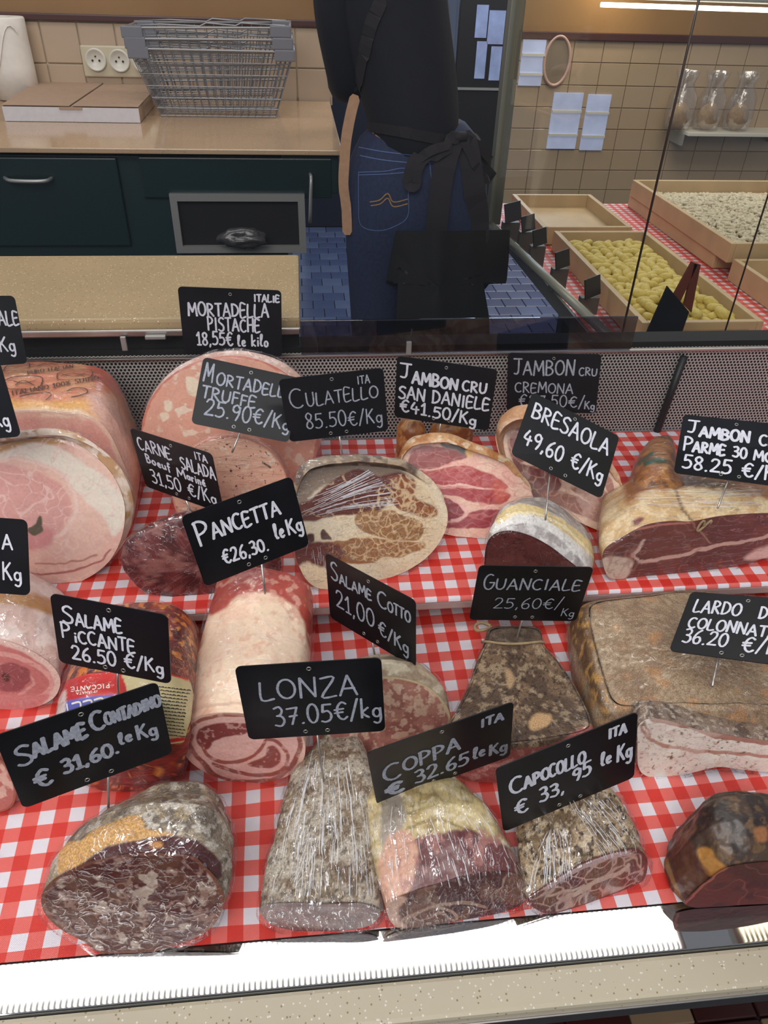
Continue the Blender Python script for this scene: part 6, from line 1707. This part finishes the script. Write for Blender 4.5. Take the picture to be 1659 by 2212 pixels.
strokes3('rind_print', bb, [s_ for s_ in st] + text2d('ITALIANO 100% SUINO', z7([(80, 345)])[0], z7([(630, 245)])[0], 9) + text2d('PURO ITALIAN', z7([(180, 212)])[0], z7([(470, 168)])[0], 7), .0011, ink, B_, .0015, .3, 'brown stamped ITALIANO 100% SUINO print', 2)

T, B_, bb, fc = meat('ham_slice', 'large round ham cut face with white fat and herb fleck, upper step left', 'ham',
     [(-140, 1100), (-120, 1030), (-60, 985), (0, 962), (60, 950), (110, 946), (170, 962), (226, 1005), (256, 1050), (270, 1102), (262, 1162), (235, 1213), (190, 1248), (130, 1270), (60, 1258), (0, 1242), (-80, 1215), (-130, 1160)],
     (20, 1262), (180, 1254), 'U', lean=16, L=.048, prof=((0, 1, 1), (.3, 1.06, 1.05), (.7, 1.02, 1.0), (1, .9, .9)), shift=.008, dome=.3, disp=.002,
     base=(220, 198, 180), bmat='fat', seed=33, film='fine', facegrid=(300, 90), layers=[('mot', 14, (190, 150, 110), .52, {'soft': .07}), ('mot', 6, (228, 210, 196), .6, {})],
     fbase=(232, 194, 178), fmat='fat', flayers=[('mot', 30, (222, 174, 162), .5, {'soft': .07, 'a': .6}),
             ('poly', z7([(-400, 700), (0, 672), (150, 640), (330, 650), (520, 760), (700, 880), (800, 1020), (790, 1160), (720, 1240), (680, 1140), (600, 1060), (500, 960), (400, 860), (280, 780), (130, 735), (0, 750), (-400, 800)]), (232, 222, 208), {'soft': 4, 'warp': 8}),
             ('poly', z7([(-400, 700), (0, 660), (150, 610), (300, 590), (420, 640), (330, 650), (200, 640), (0, 700)]), (196, 152, 98), {'soft': 5, 'warp': 8}),
             ('poly', z7([(-200, 800), (0, 775), (120, 800), (260, 835), (380, 905), (445, 990), (462, 1070), (420, 1150), (330, 1235), (200, 1265), (0, 1230), (-200, 1200)]), (218, 164, 156), {'soft': 4, 'warp': 8}),
             ('line', z7([(-100, 770), (0, 757), (140, 745), (300, 790), (420, 870), (480, 980), (485, 1090), (430, 1180), (350, 1240), (230, 1262)]), (236, 204, 194), 6), ('cell', 17, (236, 204, 194), .055, {'a': .7}),
             ('poly', z7([(100, 1200), (300, 1180), (340, 1260), (230, 1330), (100, 1300)]), (206, 138, 136), {'soft': 8, 'warp': 12}),
             ('line', z7([(230, 1420), (500, 1400), (620, 1360)]), (190, 136, 122), 2.5), ('line', z7([(200, 1480), (420, 1470), (600, 1420), (700, 1330)]), (182, 112, 106), 3),
             ('poly', z7([(175, 1190), (225, 1150), (250, 1105), (272, 1130), (268, 1190), (235, 1230), (185, 1225)]), (92, 82, 64), {'soft': 1.5, 'warp': 14})])

mo = lambda cx, cy, rx, ry: [(cx + rx * math.cos(a), cy + ry * math.sin(a)) for a in np.linspace(0, 2 * math.pi, 17)[:-1]]
T, B_, bb, fc = meat('large_mortadella', 'largest round mortadella with white fat cubes, under the PISTACHE tag', 'mortadella',
     mo(497, 938, 192, 170), (430, 1078), (580, 1072), 'U', lean=6, L=.032, prof=((0, 1, 1), (.5, 1.02, 1.02), (1, .98, .98)), shift=.006, dome=.12, disp=.001,
     base=(196, 160, 146), bmat='skin', seed=35, film='fine', facegrid=(300, 90), layers=[('mot', 10, (216, 192, 182), .55, {'soft': .05})],
     fbase=(228, 174, 154), fmat='fat', flayers=[('mot', 12, (238, 220, 200), .655, {'soft': .012}), ('mot', 7, (236, 214, 196), .70, {'soft': .012}), ('mot', 40, (220, 160, 142), .5, {'a': .5, 'soft': .08}), ('vein', 10, (230, 176, 158), .006, {'a': .5}), ('rim', 0, (206, 128, 112), .03),
             ('poly', [(404, 815), (420, 813), (432, 838), (425, 855), (405, 850)], (238, 222, 200), {'soft': 1.5}), ('poly', [(355, 868), (370, 868), (372, 888), (358, 890)], (238, 222, 200), {'soft': 1.5}), ('poly', [(345, 895), (362, 893), (366, 905), (350, 910)], (238, 222, 200), {'soft': 1.5})])
T, B_, bb, fc = meat('truffle_mortadella', 'smaller mortadella flecked with black truffle, in front of the largest one', 'mortadella',
     mo(497, 1060, 126, 118), (450, 1158), (550, 1154), 'U', lean=8, L=.025, prof=((0, 1, 1), (.5, 1.0, 1.0), (1, .96, .96)), shift=0, dome=.12, disp=.001,
     base=(206, 150, 130), bmat='skin', seed=37, film='cross', layers=[], fbase=(232, 182, 158), fmat='fat',
     flayers=[('mot', 8, (236, 206, 184), .68, {'soft': .012}), ('mot', 2.6, (74, 58, 50), .745, {'soft': .01}), ('mot', 30, (224, 168, 146), .5, {'a': .5}), ('line', [(568, 998), (578, 1004), (584, 1010)], (70, 54, 46), 3), ('rim', 0, (214, 146, 128), .03)])

T, B_, bb, fc = meat('cured_beef', 'dark red wrapped cured beef lump, under the CARNE SALADA tag', 'beef',
     [(258, 1206), (272, 1178), (310, 1148), (350, 1130), (420, 1120), (500, 1132), (570, 1160), (604, 1195), (608, 1228), (596, 1252), (540, 1272), (450, 1284), (380, 1290), (318, 1278), (275, 1242)],
     (330, 1285), (560, 1268), 'U', lean=10, L=.035, prof=((0, 1, 1), (.5, .95, 1.0), (1, .75, .85)), shift=0, dome=.5, dome_f=.35, disp=.004,
     base=(100, 44, 44), bmat='face', seed=39, film='heavy', layers=[('mot', 16, (74, 32, 34), .5, {'soft': .07}), ('mot', 8, (146, 98, 92), .62, {'soft': .05, 'a': .7}), ('cell', 12, (140, 90, 88), .06, {'a': .5})])
p = deck(604, 1215, 'U'); knot('film_knot', (p[0], p[1] + .004, ZU + .018), (.008, .010, .016), 'heavy', T, 2)

zc = lambda p: Z(620, 920, 3.606, p)
T, B_, bb, fc = meat('culatello', 'cream rimmed brown marbled ham slice with film pulled across, under the CULATELLO tag', 'ham',
     [(634, 1114), (640, 1060), (660, 1024), (700, 1010), (760, 1006), (830, 1010), (880, 1020), (918, 1046), (955, 1078), (967, 1108), (962, 1146), (938, 1187), (902, 1219), (847, 1246), (754, 1265), (700, 1273), (668, 1259), (649, 1230), (638, 1196)],
     (698, 1276), (880, 1240), 'U', lean=26, L=.055, prof=((0, 1, 1), (.35, 1.0, 1.06), (.7, .92, 1.0), (1, .8, .88)), shift=-.004, dome=.35, disp=.002,
     base=(140, 122, 104), bmat='skin', seed=41, film='cross', facegrid=(320, 100), layers=[('mot', 12, (104, 88, 78), .5, {'soft': .06}), ('mot', 6, (182, 160, 132), .58, {'a': .7}), ('poly', [(900, 1020), (970, 1060), (990, 1150), (900, 1300), (640, 1300), (640, 1200), (900, 1180)], (226, 208, 180), {'soft': 8})],
     fbase=(226, 210, 182), flayers=[('mot', 30, (218, 194, 160), .5, {'soft': .07, 'a': .6}),
             ('poly', zc([(-40, 500), (100, 330), (300, 290), (560, 280), (800, 300), (940, 370), (700, 420), (300, 460), (100, 640)]), (134, 116, 100), {'soft': 7, 'warp': 16}),
             ('poly', zc([(60, 640), (200, 560), (330, 440), (450, 370), (560, 330), (700, 390), (850, 360), (960, 390), (1005, 450), (985, 540), (1060, 590), (1150, 630), (1170, 690), (1090, 710), (940, 680), (860, 640), (820, 600), (700, 660), (540, 690), (380, 710), (200, 740), (60, 740)]), (100, 50, 38), {'soft': 3, 'warp': 9}),
             ('poly', zc([(800, 400), (950, 400), (1000, 460), (985, 545), (1060, 595), (1160, 640), (1165, 695), (1080, 700), (940, 670), (850, 620), (840, 500)]), (140, 80, 48), {'soft': 6, 'warp': 9}),
             ('poly', zc([(530, 700), (610, 665), (760, 650), (900, 680), (1010, 730), (1062, 790), (1040, 865), (980, 892), (850, 890), (700, 862), (590, 815), (530, 765)]), (146, 102, 64), {'soft': 2, 'warp': 7}),
             ('poly', zc([(260, 920), (450, 890), (600, 870), (760, 885), (900, 900), (1060, 905), (1060, 950), (960, 1000), (850, 1025), (740, 1020), (680, 1060), (500, 1075), (330, 1040), (250, 1000)]), (148, 98, 60), {'soft': 2, 'warp': 7}),
             ('poly', zc([(20, 960), (120, 910), (300, 910), (420, 940), (460, 1010), (400, 1050), (300, 1060), (300, 1130), (200, 1070), (60, 1090)]), (108, 56, 48), {'soft': 4, 'warp': 10}),
             ('poly', zc([(255, 840), (280, 805), (330, 850), (345, 885), (270, 885)]), (96, 66, 58), {'soft': 2}), ('poly', zc([(150, 850), (200, 840), (210, 900), (160, 905)]), (84, 52, 44), {'soft': 2}),
             ('vein', 11, (214, 188, 148), .020, {'in': zc([(530, 640), (900, 400), (1180, 600), (1080, 900), (1060, 960), (850, 1030), (560, 1060), (500, 880), (640, 860), (530, 760)]), 'a': .5}), ('cell', 9, (212, 184, 144), .12, {'in': zc([(540, 690), (820, 400), (1000, 410), (1170, 640), (1070, 900), (1060, 960), (850, 1030), (560, 1050), (440, 960), (560, 860)]), 'a': .85}), ('cell', 4, (196, 160, 116), .10, {'in': zc([(540, 690), (1170, 640), (1060, 960), (560, 1050), (300, 960)]), 'a': .45}),
             ('vein', 26, (206, 176, 140), .010, {'in': zc([(60, 640), (560, 330), (1000, 420), (1100, 700), (200, 740)]), 'a': .7}),
             ('line', zc([(800, 600), (880, 670), (980, 700), (1060, 740)]), (226, 204, 172), 6), ('poly', zc([(100, 1100), (200, 1075), (300, 1140), (320, 1300), (140, 1280)]), (228, 206, 172), {'soft': 5})])

bf = bvh_of(B_, fc)
folds(bf, T, (640, 1075), (645, 1130), (790, 1010), (860, 1085), 46, .0005, seed=9, seg=(.2, .8), bend=8, off=.0035)
folds(bf, T, (660, 1170), (720, 1170), (655, 1240), (710, 1230), 16, .0003, seed=10, off=.0035)

zs = lambda p: Z(800, 740, 2.86, p)
T, B_, bb, fc = meat('san_daniele_ham', 'unwrapped bright red ham with pale fat, under the SAN DANIELE tag', 'ham',
     [(862, 1000), (870, 982), (886, 965), (905, 956), (947, 951), (982, 957), (1017, 972), (1062, 988), (1101, 1006), (1127, 1036), (1152, 1075), (1140, 1125), (1108, 1158), (1059, 1164), (1010, 1162), (957, 1153), (905, 1138), (868, 1100), (850, 1050)],
     (940, 1156), (1070, 1163), 'U', lean=32, L=.05, prof=((0, 1, 1), (.3, .99, 1.03), (1, .86, .85)), shift=-.004, dome=.4, disp=.002,
     base=(206, 160, 116), bmat='skin', seed=43, film=None, facegrid=(300, 90), layers=[('mot', 14, (176, 118, 66), .5, {'soft': .07}), ('mot', 7, (226, 206, 176), .58, {'a': .7})],
     fbase=(230, 192, 172), flayers=[('mot', 26, (232, 176, 160), .5, {'soft': .06, 'a': .7}), ('poly', zs([(245, 700), (270, 655), (380, 640), (500, 655), (600, 700), (500, 745), (400, 772), (300, 778), (235, 770)]), (142, 52, 50), {'soft': 2}),
             ('poly', zs([(200, 800), (380, 785), (560, 765), (650, 780), (780, 830), (855, 885), (790, 908), (650, 892), (500, 892), (380, 895), (240, 880)]), (172, 60, 64), {'soft': 2}),
             ('poly', zs([(300, 905), (440, 900), (560, 896), (700, 908), (840, 930), (855, 960), (790, 1000), (650, 990), (540, 950), (400, 935)]), (164, 52, 60), {'soft': 2}),
             ('poly', zs([(380, 950), (440, 955), (520, 985), (580, 1040), (550, 1080), (430, 1100), (360, 1050)]), (140, 38, 52), {'soft': 2}),
             ('poly', zs([(440, 1110), (560, 1095), (620, 1052), (720, 1030), (840, 1035), (790, 1090), (745, 1140), (560, 1146), (440, 1140)]), (152, 48, 60), {'soft': 2}),
             ('poly', zs([(760, 840), (840, 880), (845, 960), (790, 990), (760, 930)]), (196, 84, 66), {'soft': 8, 'a': .8}),
             ('cell', 11, (206, 130, 124), .07, {'a': .55, 'str': (.4, 1, 1.4)}), ('line', zs([(380, 890), (560, 880), (700, 905)]), (228, 176, 168), 3), ('line', zs([(560, 1000), (600, 1040), (570, 1080), (500, 1090)]), (232, 180, 176), 4),
             ('poly', zs([(440, 615), (540, 625), (600, 665), (590, 690), (520, 660), (440, 640)]), (78, 72, 72), {'soft': 2.5, 'warp': 14}), ('poly', zs([(585, 665), (620, 665), (650, 690), (600, 705)]), (230, 190, 110), {'soft': 3})])
sk_ = empty('_', (0, 0, 0)); bpy.data.objects.remove(sk_)
for k, (px, py, rx_, hz) in enumerate(((893, 955, .020, .044), (965, 950, .030, .046))):
    c_ = atz(px, py, ZU + .02); c_ = np.array([c_[0], .735, ZU + .03]) if True else c_
    c_[0] = atY(px, 935, .72)[0]
    V = []; sg = 48
    for i in range(20):
        t = i / 19; r_ = (1 - .25 * t) * (1 if t < .85 else 1 - (t - .85) * 3.2)
        for q in range(sg):
            a = 2 * math.pi * q / sg; V.append((c_[0] + rx_ * r_ * math.cos(a) + (-.004 + .01 * k) * t, c_[1] - .02 + .02 * math.sin(a) * r_, ZU + .004 + t * (hz + .02)))
    V = np.array(V); V = V + (fbm(V * 1000 / 12, k, 3) - .5)[:, None] * .005
    mesh('shank_end', V, grid(20, sg) + [tuple(19 * sg + q for q in range(sg))], MM['skin'], T, True, col=paint(V, (182, 116, 58), [('mot', 10, (140, 78, 34), .52, {'soft': .06}), ('mot', 6, (214, 164, 106), .6, {'a': .7})], k), label='orange brown rind stump')

T, B_, bb, fc = meat('cremona_ham', 'unwrapped brownish pink ham behind the BRESAOLA tag', 'ham',
     zs([(775, 600), (790, 520), (840, 468), (900, 440), (1000, 440), (1130, 500), (1300, 620), (1420, 720), (1490, 800), (1542, 885), (1566, 990), (1542, 1100), (1482, 1174), (1400, 1157), (1280, 1105), (1150, 1050), (1000, 1000), (900, 900), (820, 760)]),
     (1200, 1140), (1320, 1155), 'U', lean=34, L=.045, prof=((0, 1, 1), (.3, .99, 1.03), (1, .86, .85)), shift=-.002, dome=.4, disp=.0015,
     base=(214, 178, 150), bmat='skin', seed=45, film=None, layers=[('mot', 12, (196, 146, 104), .52, {'soft': .07})],
     fbase=(228, 194, 172), flayers=[('poly', zs([(850, 500), (960, 470), (1060, 560), (1000, 700), (900, 740), (850, 640)]), (132, 66, 60), {'soft': 3}), ('poly', zs([(880, 720), (960, 755), (1100, 780), (1190, 870), (1130, 930), (1010, 960), (940, 880)]), (122, 58, 54), {'soft': 2}),
             ('poly', zs([(1060, 930), (1180, 915), (1300, 960), (1420, 1020), (1490, 1090), (1450, 1120), (1350, 1095), (1200, 1020), (1100, 985)]), (148, 82, 62), {'soft': 2}), ('poly', zs([(1240, 890), (1330, 870), (1450, 920), (1505, 990), (1480, 1060), (1380, 1000), (1290, 940)]), (152, 88, 66), {'soft': 2}),
             ('poly', zs([(1430, 800), (1480, 840), (1515, 930), (1510, 990), (1450, 900)]), (164, 100, 76), {'soft': 2}), ('cell', 14, (206, 160, 134), .07, {'a': .6}), ('mot', 24, (232, 200, 184), .56, {'a': .3}), ('rim', 0, (222, 186, 150), .05)])

T, B_, bb, fc = meat('bresaola', 'wrapped bresaola half with white and cream casing bands, behind the GUANCIALE tag', 'bresaola',
     [(1046, 1230), (1050, 1180), (1066, 1155), (1100, 1146), (1143, 1156), (1184, 1177), (1219, 1203), (1250, 1230), (1262, 1262), (1250, 1290), (1200, 1302), (1130, 1304), (1080, 1294), (1052, 1268)],
     (1090, 1296), (1230, 1300), 'U', lean=10, L=.06, prof=((0, 1, 1), (.2, 1.04, 1.12), (.6, 1.04, 1.16), (1, .9, 1.0)), shift=.022, dome=.35, disp=.0025,
     base=(176, 170, 168), bmat='skin', seed=47, film='heavy', layers=[('mot', 6, (210, 206, 204), .52, {'soft': .05}), ('mot', 12, (140, 128, 126), .56, {'a': .6}),
             ('line', zs([(740, 1140), (850, 1090), (1000, 1080), (1150, 1150), (1280, 1270), (1380, 1400), (1400, 1560)]), (222, 218, 214), 22, {'warp': 8, 'soft': 4}),
             ('line', zs([(800, 1090), (900, 1030), (1030, 1040), (1160, 1110), (1290, 1210), (1390, 1320), (1410, 1450)]), (214, 190, 136), 16, {'warp': 10, 'soft': 4}), ('line', zs([(850, 1070), (1000, 1050), (1200, 1140), (1380, 1330)]), (232, 216, 176), 4, {'warp': 10})],
     fbase=(90, 46, 44), flayers=[('mot', 16, (112, 62, 58), .55, {'soft': .06, 'a': .7}), ('vein', 8, (128, 84, 76), .008, {'a': .5}), ('rim', 0, (70, 30, 34), .05)])

zp = lambda p: Z(1200, 840, 3.614, p)
T, B_, bb, fc = meat('parma_ham', 'wrapped orange brown ham with a long dark cut face, under the PARME tag', 'ham',
     [(1301, 1205), (1310, 1182), (1344, 1160), (1394, 1134), (1449, 1125), (1493, 1126), (1560, 1114), (1659, 1108), (1740, 1112), (1800, 1140), (1790, 1180), (1700, 1198), (1659, 1204), (1587, 1223), (1477, 1237), (1394, 1244), (1333, 1251), (1311, 1242)],
     (1333, 1252), (1587, 1226), 'U', lean=10, L=.085, prof=((0, 1, 1), (.25, 1.0, 1.12), (.6, .93, 1.12), (1, .82, .95)), shift=.012, dome=.25, disp=.003,
     base=(204, 170, 122), bmat='skin', seed=49, film='cross', facegrid=(340, 70),
     layers=[('mot', 12, (222, 198, 158), .5, {'soft': .06}), ('poly', zp([(560, 900), (700, 800), (850, 800), (1000, 760), (1300, 780), (1700, 860), (1700, 700), (900, 600), (560, 700)]), (158, 98, 48), {'soft': 9, 'warp': 16}),
             ('poly', zp([(940, 680), (1100, 690), (1300, 740), (1300, 770), (1050, 760), (940, 740)]), (96, 60, 34), {'soft': 5, 'warp': 8}), ('poly', zp([(600, 1040), (660, 1000), (690, 1010), (640, 1070)]), (120, 60, 60), {'soft': 4}), ('line', zp([(940, 760), (960, 860), (1000, 960), (1060, 1030)]), (110, 76, 44), 4, {'a': .8})],  # dark patch and line paint the shadow in the rind crease
     fbase=(98, 54, 50), flayers=[('mot', 24, (116, 64, 58), .5, {'soft': .06, 'a': .7}), ('poly', zp([(350, 1350), (430, 1310), (560, 1320), (605, 1370), (580, 1440), (520, 1490), (400, 1500)]), (194, 174, 158), {'soft': 3, 'warp': 8}),
             ('line', zp([(690, 1180), (650, 1250), (600, 1300), (640, 1340)]), (190, 160, 150), 5, {'warp': 12}), ('line', zp([(650, 1350), (900, 1315), (1100, 1265), (1300, 1220), (1500, 1190), (1700, 1140)]), (196, 156, 144), 6, {'warp': 8}), ('line', zp([(1050, 1030), (1100, 1080), (1200, 1210)]), (150, 110, 100), 2),
             ('poly', zp([(1480, 1330), (1600, 1240), (1900, 1180), (2200, 1200), (2100, 1300), (1700, 1330)]), (212, 172, 164), {'soft': 5, 'warp': 8}), ('line', zp([(480, 1170), (620, 1100), (800, 1070), (1040, 1050)]), (176, 110, 96), 3), ('vein', 30, (150, 104, 94), .010, {'a': .5})])
folds(bb, T, (1375, 1062), (1360, 1100), (1640, 1062), (1640, 1100), 30, .0004, seed=11, seg=(.1, .5), bend=3)
# the shank that runs back from the ham
cs0 = [(1415, 1115, .655, .034, .030), (1412, 1085, .68, .031, .032), (1408, 1052, .70, .027, .031), (1410, 1020, .722, .024, .027), (1416, 994, .738, .021, .022), (1421, 975, .745, .015, .015), (1424, 966, .745, .004, .006)]
rgs = []; sg = 90
pp_ = np.array([[*atz(a, b_, ZU + h_), w, h_] for a, b_, y, w, h_ in cs0]); pp_ = catmull(pp_, 8, False)
for q in pp_:
    hz_ = q[4]; zc_ = ZU + .006 + hz_
    rgs.append([(q[0] + q[3] * math.cos(a), q[1] + .012 * math.sin(a) * 0, zc_ + hz_ * math.sin(a)) for a in np.linspace(0, 2 * math.pi, sg + 1)[:-1]])
V = np.vstack(rgs); V = V + (fbm(V * 1000 / 20, 4, 3) - .5)[:, None] * .006
shk = mesh('shank', V, grid(len(rgs), sg), MM['skin'], T, True, col=paint(V, (158, 98, 46), [('mot', 14, (112, 70, 38), .52, {'soft': .07}), ('mot', 8, (196, 134, 70), .56, {'soft': .05, 'a': .7}), ('line', zp([(650, 590), (700, 540), (760, 490)]), (40, 92, 74), 5, {'warp': 12}), ('line', zp([(710, 580), (780, 560), (850, 560)]), (40, 96, 78), 7, {'warp': 10})], 5), label='orange brown shank with green ink marks')
V2 = V + (V - np.repeat(np.array([np.mean(r_, axis=0) for r_ in rgs]), sg, axis=0)) * .05 + (fbm(V * 1000 / 8, 9, 3) - .5)[:, None] * .003
mesh('plastic_wrap', V2, grid(len(rgs), sg), FM['cross'], shk, True)
pk = cast(bb, 1503, 1128, .004, (atz(1503, 1130, ZU + .05), None))[0]
tube('twine_knot', [pk + np.array([.004 * math.cos(t) + .001 * t, -.003, .006 * math.sin(t * 1.3)]) for t in np.linspace(0, 7, 24)], .0011, twine, T, 6)
